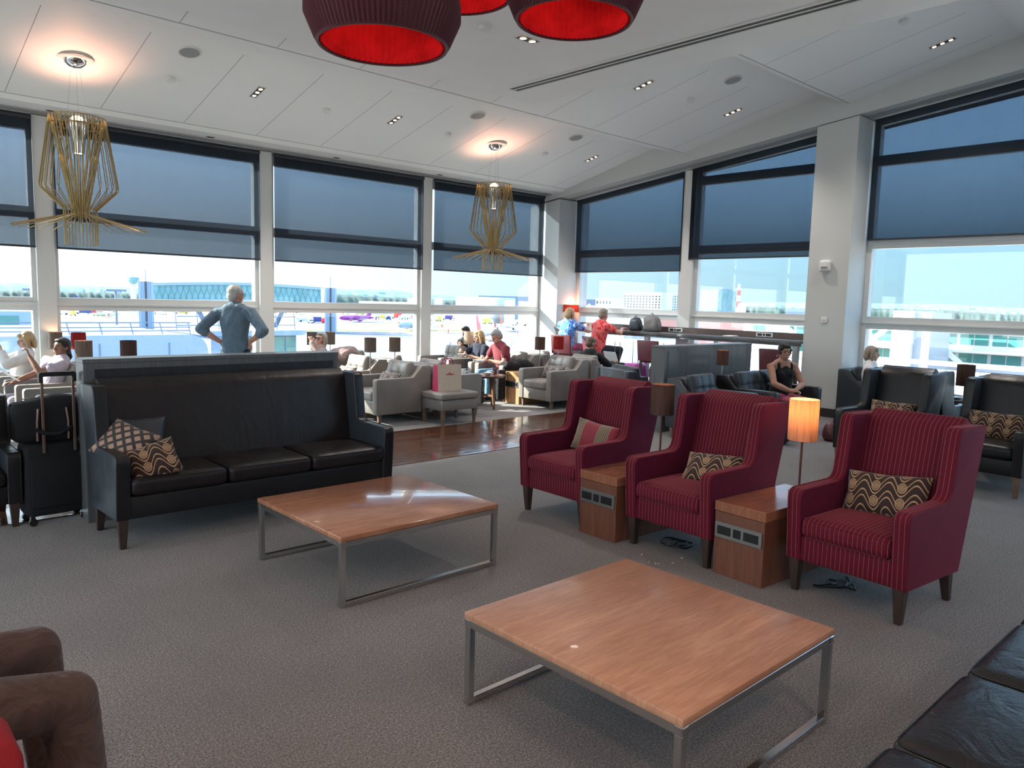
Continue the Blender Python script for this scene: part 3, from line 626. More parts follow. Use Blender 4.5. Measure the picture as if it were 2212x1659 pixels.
# hills and tree belts as ridges standing at their distance
random.seed(5)
def ridge(name, D, px0, px1, prof, mat, thick, label, jag=0, step=12, kind='structure'):
    m = NB(); n = int((px1-px0)/step); prev = None; rnd = random.Random(len(name)+int(D))
    for i in range(n+1):
        px = px0+(px1-px0)*i/n; h = 0
        for (xa, ya), (xb, yb_) in zip(prof, prof[1:]):
            if xa <= px <= xb: q = (px-xa)/(xb-xa); q = q*q*(3-2*q); h = ya+(yb_-ya)*q
        a = at(px, h - jag*(.5+.5*mnoise.noise(Vector((px*.11, D, 0)))+.35*mnoise.noise(Vector((px*.4, D, 3)))), D=D); d = Vector((a.x, a.y, 0)).normalized(); jj = thick*.1*(1+mnoise.noise(Vector((px*.09, D, 7))))
        r = [m.verts.new(v) for v in (Vector((a.x, a.y, ZG-2))+d*jj*-1, Vector((a.x, a.y, ZG+(a.z-ZG)*.7))+d*(thick*.12-jj), Vector((a.x, a.y, a.z))+d*thick*.4, Vector((a.x, a.y, ZG-2))+d*thick)]
        if prev:
            for k in range(3): m.faces.new((prev[k], prev[k+1], r[k+1], r[k]))
        prev = r
    o = obj(name, m, mat, None, 60); o['kind'] = kind; o['label'] = label
ridge('hills', 7000, -300, 2600, [(-300, 606), (0, 610), (250, 618), (300, 622), (560, 618), (700, 621), (760, 624), (840, 625), (920, 636), (1300, 644), (1600, 652), (1740, 652), (1880, 654), (2000, 655), (2212, 664), (2600, 676)], 'hill_far_hazed', 1500, 'distant hills on the horizon, tinted blue for haze')
ridge('hills', 3500, -300, 2600, [(-300, 612), (0, 616), (300, 624), (600, 626), (720, 628), (850, 636), (960, 646), (1250, 658), (1600, 660), (1740, 657), (1900, 662), (2212, 672), (2600, 690)], 'hill_mid_hazed', 700, 'wooded hills below the horizon, tinted blue green for haze', 1.5, 5)
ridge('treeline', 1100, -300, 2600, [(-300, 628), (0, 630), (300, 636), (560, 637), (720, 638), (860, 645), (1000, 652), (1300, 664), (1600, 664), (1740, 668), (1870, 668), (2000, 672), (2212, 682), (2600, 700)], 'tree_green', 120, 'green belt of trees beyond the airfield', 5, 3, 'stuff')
def cyl_post(m, x, y, z0, z1, r, seg=6): tube(m, [(x, y, z0), (x, y, z1)], r, seg)
# buildings
def building(name, label, px0, px1, ytop, D, mat, deep=20, zb=ZG, cat='building', win=None, wmat='win_dark', turn=0, group=None, roof=None):
    """a block whose camera side spans px0..px1 at distance D; win=(cols, rows, w, h, ytop, ybot)"""
    a, b = at(px0, ytop, D=D), at(px1, ytop, D=D); mid = (a+b)/2; w = (Vector((b.x, b.y, 0))-Vector((a.x, a.y, 0))).length
    ang = math.atan2(b.y-a.y, b.x-a.x)+R(turn); w /= math.cos(R(turn)); th = thing(name, label, cat, (mid.x, mid.y, zb), ang, group); H = mid.z-zb
    obj('wall', bx(-w/2, w/2, 0, deep, 0, H), mat, th, 0)
    if roof: obj('roof', bx(-w/2-.6, w/2+.6, -.6, deep+.6, H, H+roof[0]), roof[1], th, 0)
    if win:
        c, r, ww, wh, ya, yb_ = win; za, zc = at((px0+px1)/2, ya, D=D).z-zb, at((px0+px1)/2, yb_, D=D).z-zb; f = None
        for i in range(c):
            for j in range(r):
                if f is None: f = obj('window', bx(-ww/2, ww/2, -.12, .05, -wh/2, wh/2), wmat, th, 0); q = f
                else: q = f.copy(); COL.objects.link(q); q.parent = th
                q.location = (-w/2+(i+.5)*w/c, 0, za+(zc-za)*(j+.5)/r)
    return th, w, H
building('hotel', 'white hotel block with a grid of small square windows', 1347, 1428, 631, 420, 'clad_white', 14, win=(12, 6, .95, 1.0, 637, 672), turn=-28)
building('office_building', 'dark slate block standing in for the shaded side of the white hotel', 1430, 1445, 634, 470, 'clad_slate', 30, win=(3, 6, .8, 1, 640, 672))  # separate block, its dark colour stands in for the hotel's shaded side
building('office_building', 'pale blue tower with square windows left of the side window post', 1446, 1473, 632, 560, 'clad_blue', 25, win=(5, 6, 1.0, 1.2, 638, 672))
building('hotel', 'tall speckled glass hotel right of the side window post', 1502, 1552, 626, 400, 'glass_teal', 25, win=(13, 7, .40, 1.0, 629, 672), wmat='clad_white', turn=-25)
building('hotel', 'dark slate block standing in for the shaded side of the speckled hotel', 1552.6, 1582, 624, 440, 'clad_slate', 25, win=(6, 8, .8, .5, 628, 672), wmat='clad_blue')  # slate colour stands in for shade on the speckled hotel's side
building('warehouse', 'long low blue shed behind the coral wall lamp', 1235, 1345, 647, 620, 'clad_slate', 40); building('warehouse', 'white building with dark openings left of the white hotel', 1287, 1321, 644, 500, 'clad_white', 30, win=(5, 1, 1.2, 2, 648, 658), turn=-28); building('terminal', 'low white terminal roof line beneath the hotels', 1240, 1350, 661, 300, 'clad_white', 30, win=(10, 1, 1.5, .5, 664, 668), wmat='clad_slate')
building('warehouse', 'white shed at the foot of the red and white mast', 1594, 1612, 656, 350, 'clad_white', 15); building('warehouse', 'dark long shed left of the big pillar', 1697, 1745, 668, 500, 'clad_slate', 30)
building('terminal', 'large white terminal block with sloping left end, far beyond the right rod chandelier', 984, 1058, 641, 450, 'clad_white', 40, turn=-25); building('terminal', 'blue grey terminal hall right of the large white block', 1034, 1156, 640, 560, 'clad_slate', 40); building('terminal', 'small white stepped block near the corner pillar', 1090, 1112, 648, 440, 'clad_white', 20); building('terminal', 'wide white low block beside the corner pillar', 1120, 1158, 651, 430, 'clad_white', 25)
building('office_building', 'white square block at the right end of the far trees', 938, 956, 643, 600, 'clad_white', 20); building('office_building', 'pair of white cubes above the white hangar roofs', 880, 897, 643, 760, 'clad_white', 20); building('hangar', 'long flat white hangar roof in the middle window', 775, 896, 652.5, 620, 'clad_white', 60)
building('office_building', 'white block on the skyline left of the middle post of the far window', 924, 932, 637, 640, 'clad_white', 20)
# red roofed sheds, white pier
building('shed', 'pink red roofed shed behind the counter, left part', 1412, 1474, 675, 160, 'roof_red', 20, -3.2); building('shed', 'pink red brick shed behind the counter, right of the window post', 1500, 1607, 681, 130, 'roof_red', 20, -6)
# mast
p = at(1594, 672, D=380); th = thing('radio_mast', 'red and white striped lattice mast beside the speckled hotel', 'mast', (p.x, p.y, ZG)); zt = at(1594, 614, D=380).z-ZG
for i in range(9):
    m = NB(); a, b = zt*i/9, zt*(i+1)/9; w = 1.2*(1-i/11)
    for sx, sy in ((-1, -1), (1, -1), (1, 1), (-1, 1)): tube(m, [(sx*w, sy*w, a), (sx*w, sy*w, b)], .22, 4); tube(m, [(sx*w, sy*w, a), (-sy*w, sx*w, b)], .14, 4)
    obj('section', m, 'plane_red' if i % 2 else 'clad_white', th, 0)
# bridge with towers
def bpt(px, py): return at(px, py, D=300)
a, b = bpt(331, 640), bpt(700, 640); L = (b-a).length; ang = math.atan2(b.y-a.y, b.x-a.x)
th = thing('passenger_bridge', 'long arched glazed footbridge spanning the apron behind the standing man', 'bridge', (a.x, a.y, ZG), ang)
def bz(f): return at(331+f*369, 617+2*math.sin(f*PI)*-1 + 10*f + (2.5 if False else 0) - 4*math.sin(f*PI), D=300).z-ZG
n = 30; up = [(L*i/n, bz(i/n)) for i in range(n+1)]; hB = 5.2
m = NB(); prism(m, up + [(x, z-hB) for x, z in up[::-1]], 0, 9, 'y'); obj('glazed_deck', m, 'glass_teal', th, 0)
m = NB(); prism(m, [(x, z+1.0) for x, z in up] + [(x, z) for x, z in up[::-1]], -.4, 9.4, 'y'); prism(m, [(x, z-hB) for x, z in up] + [(x, z-hB-1.1) for x, z in up[::-1]], -.4, 9.4, 'y'); obj('deck_edge', m, 'clad_blue', th, 0)
for i in range(60):
    x = L*(i+.5)/60; z = bz((i+.5)/60)
    if i == 0: m = NB(); tube(m, [(-.9, -.10, 0), (.9, -.10, -hB)], .08, 4); fb = obj('truss_bar', m, 'glass_green', th, 0); q = fb
    else: q = fb.copy(); COL.objects.link(q); q.parent = th
    q.location = (x, 0, z)
    if i % 2: q.scale.x = -1
for f0 in (.30, .69):
    for s_ in (-1, 1): m = NB(); tube(m, [(L*f0, 4, 0), (L*(f0+s_*.085), 4, bz(f0)-hB)], .9, 6); obj('strut', m, 'clad_slate', th)
def tower(label, px0, px1, ytop, D, group='bridge towers'):
    t_, w, H = building('bridge_tower', label, px0, px1, ytop, D, 'clad_blue', 12, cat='tower', group=group)
    obj('joint', bx(-.35, .35, -.12, .1, 0, H), 'win_dark', t_, 0); obj('mast', bx(-.1, .1, 2, 2.2, H, H+4), 'steel_rail', t_, 0)
    m = NB()
    for k in (-.3, -.18, .18, .3): box(m, w*k-.06, w*k+.06, -.1, .05, 0, H)
    obj('cladding_joint', m, 'clad_slate', t_, 0)
tower('blue clad bridge tower left of the standing man', 298, 331, 608, 280); tower('blue clad bridge tower in the middle window, right end of the bridge', 701, 727, 622, 280)
building('terminal', 'white stair block on the bridge tower, middle window', 693, 700.5, 622, 272, 'clad_white', 6, zb=-5)
p = at(289, 650, D=520); th = thing('control_tower', 'slim white control tower left of the bridge tower', 'tower', (p.x, p.y, ZG)); zt = at(289, 614, D=520).z-ZG
m = NB(); lathe(m, [(1.9, 0), (1.6, zt*.7), (1.4, zt)], 16); obj('shaft', m, 'clad_white', th, 60); m = NB(); lathe(m, [(1.4, zt), (3.4, zt+2.2), (3.2, zt+4.2), (0, zt+4.8)], 12); obj('cab', m, 'glass_teal', th); m = NB(); tube(m, [(0, 0, zt+4.8), (0, 0, zt+9)], .15, 5); obj('aerial', m, 'steel_rail', th)
# near left: service building with parapet and railings
YF = 30.0
def onY(px, py, Y=YF): return at(px, py, Y=Y)
a, b = onY(-700, 727), onY(450, 727.5); th = thing('service_building', 'pale blue panelled service building with railings below the left windows', 'building', (a.x, YF, ZG)); w = b.x-a.x; H = (a.z+b.z)/2-ZG
m = NB(); prism(m, rpoly([(0, 0, 0), (w, 0, 0), (w, H, .8), (0, H, 0)], 6), 0, 9, 'y'); obj('wall', m, 'clad_blue', th, 0)
m = NB()
for k in range(int(w/2.4)): box(m, w-1.5-k*2.4, w-1.46-k*2.4, -.03, .02, 0, H-.3)
obj('panel_joint', m, 'clad_slate', th, 0)
rl = thing('roof_railing', 'grey steel railing along the pale blue roof below the left windows', 'railing', (a.x, YF+.5, ZG+H))
hr = onY(300, 697, YF+.5).z-(ZG+H); m = NB()
for z in (hr, hr*.6, hr*.3): tube(m, [(0, 0, z), (w-.5, 0, z)], .022, 5)
obj('rail', m, 'steel_rail', rl, 60); fp = None
for k in range(int(w/1.05)):
    x = w-.5-k*1.05
    if x < w*.35: break
    if fp is None: m = NB(); tube(m, [(0, 0, 0), (-.10, 0, hr)], .025, 5); fp = obj('post', m, 'steel_rail', rl, 60); q = fp
    else: q = fp.copy(); COL.objects.link(q); q.parent = rl
    q.location = (x, 0, 0)
pl_ = onY(455, 716, 34); pr_ = onY(640, 716, 34); th = thing('service_building', 'glass fronted roof hut right of the pale blue building', 'building', (pl_.x, 34, ZG)); w = pr_.x-pl_.x; H = pl_.z-ZG
obj('wall', bx(0, w, 0, 6, 0, H), 'clad_blue', th, 0); obj('roof', bx(-.2, w+.3, -.3, 6.3, H-.2, H+.03), 'clad_blue', th, 0)
zw = onY(600, 727, 34).z-ZG
for k in range(5): obj('window', bx(w*.30+k*w*.14, w*.30+k*w*.14+w*.125, -.05, .05, zw-3.2, zw), 'glass_green', th, 0)
m = NB(); x0 = w*.42
for z in (1.1, .65, .25): tube(m, [(x0-3, 0, H+z), (x0+2.6, 0, H+z)], .022, 5)
for k in range(7): tube(m, [(x0-3+k*.93, 0, H), (x0-3.1+k*.93, 0, H+1.1)], .022, 5)
th2 = thing('roof_railing', 'short grey railing on the glass fronted roof hut', 'railing', (pl_.x, 34.5, ZG)); obj('rail', m, 'steel_rail', th2, 60)
a, b = onY(-500, 668, 60), onY(84, 668, 60); th = thing('terminal', 'green glazed terminal wing behind the woman in white', 'building', (a.x, 60, ZG)); w = b.x-a.x; H = a.z-ZG
obj('wall', bx(0, w, 0, 12, 0, H), 'clad_blue', th, 0)
for k in range(12): obj('window', bx(w-1.2-k*2.2-1.9, w-1.2-k*2.2, -.06, .05, H-3.2, H-.3), 'glass_green', th, 0)
for px, D, yt, lab in ((252, 90, 630, 'slim lamp post in the window left of the standing man'), (72, 100, 628, 'slim lamp post seen in the leftmost window')):
    p = at(px, 700, D=D); th = thing('lamp_post', lab, 'lamp post', (p.x, p.y, ZG)); zt = at(px, yt, D=D).z-ZG; m = NB(); cyl_post(m, 0, 0, 0, zt, .12); obj('pole', m, 'steel_rail', th, 60)
    obj('lamp_head', bx(-1.0, 1.0, -.25, .25, zt, zt+.25, .05), 'steel_rail', th)
# right: white pier with green glass
XP = 72.0
def onXp(px, py, X=XP): return at(px, py, X=X)
zr, zw1a, zw1b, zw2a, zw2b, zb2 = [onXp(1875, y).z for y in (706, 712.5, 733, 751, 770, 773)]
y0, y1 = onXp(2212, 720).y-30, onXp(1607, 700).y
th = thing('pier_building', 'white airport pier with two rows of green windows behind the big pillar', 'building', (XP, 0, ZG))
obj('wall', bx(0, 14, y0, y1, 0, zb2-ZG), 'clad_white', th, 0); obj('upper_wall', bx(0, 14, y0, y1, zb2-ZG, zr-ZG), 'clad_white', th, 0); obj('roof', bx(-.8, 14, y0, y1, zr-ZG, zr-ZG+.35), 'clad_white', th, 0)
obj('ledge', bx(-1.4, 0, y0, y1, (zw2a-ZG)+.15, (zw2a-ZG)+.35), 'clad_white', th, 0); obj('lower_ledge', bx(-1.2, 0, y0, y1, zb2-ZG-.4, zb2-ZG), 'plane_grey', th, 0)
f1 = f2 = None; k = 0; y = y0+30
while y < y1-1 and k < 48:
    for (za, zc) in ((zw1a, zw1b), (zw2a, zw2b)):
        o = obj('window', bx(-.06, .05, 0, 1.02, za-ZG, zc-ZG), 'glass_green', th, 0) if k == 0 else [c for c in th.children if c.name.startswith('window')][0 if za == zw1a else 1].copy()
        if k: COL.objects.link(o); o.parent = th
        o.location = (0, y, 0)
    y += 1.12 if k % 2 == 0 else 1.32; k += 1
for pa, pb in (((1916, 708), (1860, 752)), ((1986, 708), (2070, 782)), ((1690, 700), (1745, 745))):
    a, b = onXp(*pa, XP-1.6), onXp(*pb, XP-1.6); m = NB(); d = .28; prism(m, [(a.y-d, a.z-ZG), (a.y+d, a.z-ZG), (b.y+d, b.z-ZG), (b.y-d, b.z-ZG)], -1.8, -1.3, 'x'); obj('brace', m, 'clad_white', th, 0)
a, b = onXp(1927, 700, XP-8), onXp(1971, 700, XP-8); th = thing('pier_tower', 'blank white stair tower in front of the white pier', 'building', (XP-8, (a.y+b.y)/2, ZG)); w = (a.y-b.y)/2
obj('wall', bx(0, 5, -w, w, 0, onXp(1950, 671, XP-8).z-ZG), 'clad_white', th, 0); obj('annex', bx(.5, 5, -w-1.2, -w, 0, onXp(1980, 675, XP-8).z-ZG), 'plane_grey', th, 0)
building('office_building', 'dark blue flat roofed block above the white pier', 1986, 2042, 677, 150, 'clad_slate', 10, zb=-6)
p = onXp(1690, 690, XP-8); th = thing('pier_tower', 'white pier block seen between counter and big pillar', 'building', (XP-8, onXp(1655, 700, XP-8).y, ZG)); w = abs(onXp(1607, 700, XP-8).y-onXp(1655, 700, XP-8).y)
obj('wall', bx(0, 4, -w*.1, w, 0, onXp(1630, 698, XP-8).z-ZG), 'clad_white', th, 0)
for k in range(3): obj('window', bx(-.06, .05, w*.05+k*w*.18, w*.05+k*w*.18+w*.15, onXp(1640, 714, XP-8).z-ZG, onXp(1640, 702, XP-8).z-ZG), 'glass_green', th, 0)
# terrace beam and louvred screen just outside the side windows
XS = 26.0; zt, zm = onXp(1881, 771, XS).z, onXp(1881, 779, XS).z; y0, y1 = onXp(2212, 790, XS).y-8, onXp(1607, 770, XS).y
th = thing('terrace_screen', 'white slatted terrace screen outside the side windows', 'screen', (XS, 0, ZG)); obj('top_beam', bx(-.1, .5, y0, y1, zm-ZG, zt-ZG), 'plane_grey', th, 0); obj('slats', bx(0, .1, y0, y1, zm-ZG-2.6, zm-ZG-.12), 'louvre', th, 0); obj('deck', bx(-.3, 3, y0, y1, zm-ZG-3.0, zm-ZG-2.6), 'concrete_apron', th, 0); obj('support', bx(.5, 2.5, y0, y1, 0, zm-ZG-3.0), 'clad_white', th, 0)
# aircraft
def aircraft(label, px, py, D, heading, tail, s=1.0, body='plane_white', wing='plane_grey', tip=None):
    """py: pixel of the fin tip, D: distance to the fin"""
    p = at(px, py, D=D); th = thing('airliner', label, 'aircraft', (p.x, p.y, ZG), R(heading), 'parked airliners'); s *= (p.z-ZG)/11.6; K = Matrix.Scale(s, 4)
    m = NB(); lathe(m, [(0, -4), (.35, -3.6), (1.1, 0), (1.75, 4.5), (2.0, 9), (2.0, 26), (1.7, 29.5), (.9, 31.8), (0, 32.6)], 20, K @ T(0, 0, 3.6) @ Matrix.Rotation(R(90), 4, 'Y')); obj('fuselage', m, body, th, 60)
    m = NB(); prism(m, [(-3.2, 11.8), (-1.2, 11.7), (5.2, 5.2), (-.4, 4.9)], -.16, .16, 'y', M=K); obj('tail_fin', m, tail, th, 0)
    for sg in (-1, 1):
        m = NB(); prism(m, [(11.5, 0), (17.5, 0), (9.8, sg*16.5), (8.2, sg*16.5)], 2.5, 2.85, 'z', M=K); obj('wing', m, wing, th, 0)
        m = NB(); prism(m, [(-1.8, 0), (1.6, 0), (-2.2, sg*6), (-3.4, sg*6)], 4.2, 4.4, 'z', M=K); obj('tailplane', m, wing, th, 0)
        m = NB(); lathe(m, [(.6, 0), (.9, .8), (1.1, 2.6), (.95, 3.6), (0, 3.6)], 16, K @ T(14.0, sg*5.6, 1.7) @ Matrix.Rotation(R(90), 4, 'Y')); obj('engine', m, body, th, 60)
        m = NB(); prism(m, [(8.0, sg*16.4), (9.8, sg*16.4), (8.6, sg*16.6)], 2.7, 4.6, 'z', M=K); obj('winglet', m, tail, th, 0)
    return th
aircraft('airliner with large striped pale blue fin at the right end of the far window', 1150, 678, 118, 62, 'tail_flag', .99, 'clad_blue')
aircraft('airliner with striped red, white and blue fin behind the grey haired man', 1072, 697, 175, 40, 'tail_flag')
aircraft('airliner with crimson fin above the blonde long haired woman', 1033, 681, 250, 35, 'plane_red'); aircraft('airliner with orange red fin right of the crimson finned one', 1082, 679, 330, 35, 'plane_orange')
aircraft('parked airliner with orange fin beside the last window post', 925, 674, 330, 200, 'plane_orange', 1, 'clad_blue'); aircraft('purple airliner far out in the middle window', 800, 665, 420, 190, 'plane_purple', 1, 'plane_purple')
aircraft('white airliner with red fin in the window left of the standing man', 200, 663, 430, 15, 'plane_red'); aircraft('white airliner with blue fin near the bridge tower', 330, 664, 470, 200, 'plane_blue'); aircraft('white airliner with blue fin behind the lamp post', 165, 636, 800, 10, 'plane_blue', 1, 'plane_blue'); aircraft('white airliner with orange fin beyond the bridge, middle window', 640, 670, 520, 20, 'plane_orange')
aircraft('white airliner with blue fin far out in the middle window', 720, 668, 560, 190, 'plane_blue')
# ground vehicles
def vehicle(label, px, py, mat, L=6, H=2.4, hd=0, group='airfield service vehicles'):
    p = at(px, py, z=ZG); th = thing('service_vehicle', label, 'vehicle', (p.x, p.y, ZG), hd, group); m = NB(); box(m, -L/2, L*.18, -1, 1, .5, H, .1); obj('box_body', m, mat, th); m = NB(); prism(m, rpoly([(L*.2, .5, 0), (L/2, .5, .1), (L/2, 1.2, .1), (L*.4, H*.85, .1), (L*.2, H*.85, 0)]), -1, 1, 'y'); cb = obj('cab', m, 'plane_white', th); obj('windscreen', bx(L*.42, L*.5, -.85, .85, 1.25, 1.7), 'win_dark', cb, 0)
    for sx in (-L*.3, L*.3):
        for sy in (-1, 1): m = NB(); lathe(m, [(0, -.15), (.45, -.15), (.45, .15), (0, .15)], 14, T(sx, sy*.95, .45) @ RX(90)); obj('wheel', m, 'plastic_black', th)
cl = ['plane_white', 'van_yellow', 'plane_blue', 'plane_red', 'plane_white', 'hi_vis']
VL = [(136, 680), (158, 682), (180, 678), (212, 683), (235, 679), (322, 677), (352, 680), (392, 678), (430, 681), (588, 676), (612, 677), (640, 676), (660, 695), (671, 698), (688, 697), (703, 698), (748, 679), (776, 680), (812, 690), (826, 689), (840, 691), (856, 688), (872, 690), (884, 688), (936, 693), (948, 694), (966, 691), (985, 692), (1020, 691), (1052, 700), (1108, 703), (1142, 704)]
cn = {'plane_white': 'white', 'van_yellow': 'yellow', 'plane_blue': 'dark blue', 'plane_red': 'red', 'hi_vis': 'lime'}
zn = [(560, 'in the window left of the standing man'), (900, 'in the middle window'), (9999, 'in the far window right of the post')]
seen = {}
for i, (px, py) in enumerate(VL):
    z_ = next(t_ for lim, t_ in zn if px < lim); seen.setdefault((cn[cl[i % 6]], z_), []).append(i)
od = ['leftmost', 'second of its colour', 'third of its colour', 'fourth of its colour', 'fifth of its colour', 'sixth of its colour', 'seventh of its colour']
for i, (px, py) in enumerate(VL):
    z_ = next(t_ for lim, t_ in zn if px < lim); c_ = cn[cl[i % 6]]; L_ = seen[(c_, z_)]; o_ = od[L_.index(i)] if len(L_) > 1 else ''
    lab = '%s airfield vehicle %s%s' % (c_, z_, ', ' + o_ if o_ else '')
    lab = ' '.join(lab.split()); vehicle(lab.replace(' one of its colour there', ' of them'), px, py, cl[i % 6], 5+(i*7 % 5), 2.2+(i*3 % 4)*.35, i*1.3, '%s airfield vehicles' % c_)
# ------------------------------------------------------------------ furniture builders (front faces -x, width along y, origin at the base centre)
def split_side(bm, side_i=1):
    bm.normal_update()
    for f in bm.faces:
        if abs(f.normal.y) > .6: f.material_index = side_i
    return bm
def wing_seat(name, label, cat, W, n, m, group=None, cut=0):
    """m: dict(front, side, back, seat, base, leg)"""
    th = thing(name, label, cat, group=group); X0 = -.40; tk = .085
    P = [(.03, .19, .012), (0, .60, .055), (.475, .603, .085), (.535, .995, .06), (.885, .985, .02), (.665, .175, .01)]
    P = [(a+X0, b, c) for a, b, c in P]
    poly = rpoly(P, 6)
    for s in (-1, 1):
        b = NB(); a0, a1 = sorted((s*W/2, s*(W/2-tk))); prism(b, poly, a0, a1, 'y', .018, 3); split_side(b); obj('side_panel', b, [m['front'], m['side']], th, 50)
        # seam piping along the outer edge
        q = [p for p in poly if p[1] > .18]; b = NB(); tube(b, [(p[0]-(.0 if p[0] > 0 else .001), s*(W/2-.006), p[1]) for p in poly[5:33]], .0045, 5); obj('piping', b, m['front'], th, 60)
    b = NB(); yi = W/2-tk+.004
    prism(b, rpoly([(.50+X0, .20, .01), (.585+X0, .42, .05), (.70+X0, .97, .09), (.80+X0, 1.03, .05), (.875+X0, .985, .02), (.655+X0, .18, .01)], 6), -yi, yi, 'y', .02, 3)
    b.normal_update(); b.faces.ensure_lookup_table()
    obj('backrest', b, m['back'], th, 60)
    b = NB(); box(b, .035+X0, .60+X0, -yi, yi, .19, .335, .012); obj('seat_base', b, m['base'], th, 50)
    w = (2*yi-.004)/n
    for i in range(n):
        y = -yi+.002+w*(i+.5); b = NB(); puff(b, .60, w-.006, .115, .04, .018, 12, T(X0+.30, y, .392)); sc_ = obj('seat_cushion', b, m['seat'], th, 180)
        q = rpoly([(X0+.010, y-w/2+.012, .05), (X0+.59, y-w/2+.012, .05), (X0+.59, y+w/2-.012, .05), (X0+.010, y+w/2-.012, .05)], 5); b = NB(); tube(b, [(p[0], p[1], .437) for p in q], .0042, 6, cyc=True); obj('piping', b, m['front'], sc_, 60)
    for x, dx in ((.065, 0), (.60, .05)):
        for s in (-1, 1): b = NB(); taperleg(b, x+X0, s*(W/2-.045), 0, .195, .036, .062, dx if dx else .008, 0); obj('leg', b, m['leg'], th)
    return th
def tuft(W, H, D, nx, ny, mat, parent, M, name='back_cushion'):
    """tufted cushion, pillow face towards -x"""
    def fn(p, a, b, c):
        q = Vector(p)
        u = (b+1)/2*nx; v = (c+1)/2*ny
        du = min(abs(u-round(u)), 1); dv = min(abs(v-round(v)), 1)
        inx = 0 < round(u) < nx; iny = 0 < round(v) < ny
        g = 0
        if inx: g = max(g, math.exp(-(du*9)**2)*.010)
        if iny: g = max(g, math.exp(-(dv*9)**2)*.010)
        if inx and iny: g += math.exp(-((du*6)**2+(dv*6)**2))*.018
        if abs(a) > .5:
            q.x += math.copysign(1, a)*(.028*(1-b**4)*(1-c**4) - g)
        return q
    bm = NB(); puff(bm, D, W, H, .035, 0, 23, M, fn); return obj(name, bm, mat, parent, 180)
def club_chair(label, m, group=None, cushion=None, nback=3):
    """low boxy lounge chair with sloping side and tufted back cushion"""
    th = thing('club_chair', label, 'armchair', group=group); X0 = -.42; W = .70; tk = .10
    poly = rpoly([(0, .13, .01), (0, .585, .035), (.56, .585, .05), (.70, .735, .03), (.84, .735, .02), (.84, .13, .01)], 4); poly = [(a+X0, b) for a, b in poly]
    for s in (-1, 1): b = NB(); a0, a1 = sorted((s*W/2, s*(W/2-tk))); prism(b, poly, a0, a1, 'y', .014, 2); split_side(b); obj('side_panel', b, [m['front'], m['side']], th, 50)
    yi = W/2-tk+.003
    b = NB(); box(b, .62+X0, .838+X0, -yi, yi, .14, .735, .015); obj('back_panel', b, m['side'], th, 50)
    b = NB(); box(b, .012+X0, .65+X0, -yi, yi, .13, .30, .01); obj('seat_base', b, m['front'], th, 50)
    b = NB(); puff(b, .60, 2*yi-.006, .125, .035, .015, 10, T(X0+.29, 0, .36)); obj('seat_cushion', b, m['front'], th, 180)
    tuft(2*yi-.01, .37, .10, nback, 2, m['tuft'], th, T(X0+.575, 0, .60) @ RY(14))
    for x in (.07, .77):
        for s in (-1, 1): b = NB(); taperleg(b, x+X0, s*(W/2-.045), 0, .135, .032, .05); obj('leg', b, m['leg'], th)
    return th
def cushion(label, w, h, mat, M, d=.11, group=None):
    def fn(p, a, b, c):
        k = (1-abs(b)**2.6)*(1-abs(c)**2.6); q = Vector((math.copysign(1, a)*(.006+d*.5*max(0, k)**.45) if abs(a) > .99 else p.x*.08, b*w/2*(1-.07*(1-abs(c))**1.0*abs(b)), c*h/2*(1-.09*(1-abs(b))*abs(c))))
        if abs(a) <= .99: q.x = a*(.006)
        return q
    bm = NB(); puff(bm, d, w, h, .01, 0, 15, None, fn); o = obj('cushion', bm, mat, None, 180); o.matrix_world = M; return tag(o, label, 'cushion', group)
def table_lamp(label, x, y, z, shade_m, h=.60, r=.088, sh=.245, pole='pole_brown', lit=0, group='cylinder table lamps'):
    th = thing('table_lamp', label, 'lamp', (x, y, z), group=group)
    m = NB(); lathe(m, [(0, 0), (.062, 0), (.062, .010), (.012, .014)], 24); obj('base', m, pole, th, 40)
    m = NB(); tube(m, [(0, 0, .01), (0, 0, h-sh*.5)], .0075, 8); obj('pole', m, pole, th, 60)
    m = NB(); lathe(m, [(r, h-sh), (r, h), (r-.003, h), (r-.003, h-sh), (r, h-sh)], 40); obj('lamp_shade', m, shade_m, th, 40)
    m = NB()
    for k in range(3): tube(m, [(0, 0, h-.03), (r*math.cos(k*2.09), r*math.sin(k*2.09), h-.01)], .002, 4)
    obj('shade_ring', m, 'chrome', th); m = NB(); puff(m, .05, .05, .08, .025, 0, 4, T(0, 0, h-sh*.45)); obj('bulb', m, 'bulb_warm' if lit else 'bulb_dim', th, 180)
    if lit: plight('table_lamp_light', (x, y, z+h-sh*.45+.06), lit, (1, .52, .25), .03)
    return th
def drawer_table(label, x, y, W, D, H, m_body, m_top, rz=0, group='side tables with socket panels'):
    """box side table, socket panel on the -x face"""
    th = thing('side_table', label, 'side table', (x, y, 0), rz, group)
    obj('body', bx(-D/2+.004, D/2, -W/2+.004, W/2-.004, 0, H-.062, .003, 1), m_body, th); obj('top', bx(-D/2, D/2, -W/2, W/2, H-.060, H, .003, 1), m_top, th)
    z = H*.62; p = obj('socket_panel', bx(-D/2-.006, -D/2+.005, -W*.46, W*.46, z-.048, z+.048, .002, 1), 'steel_dull', th)
    for a, b in ((-.40, -.11), (-.06, .09), (.14, .41)): obj('socket', bx(-D/2-.008, -D/2-.004, W*a, W*b, z-.026, z+.026, .001, 1), 'plastic_black', p, 0)
    return th
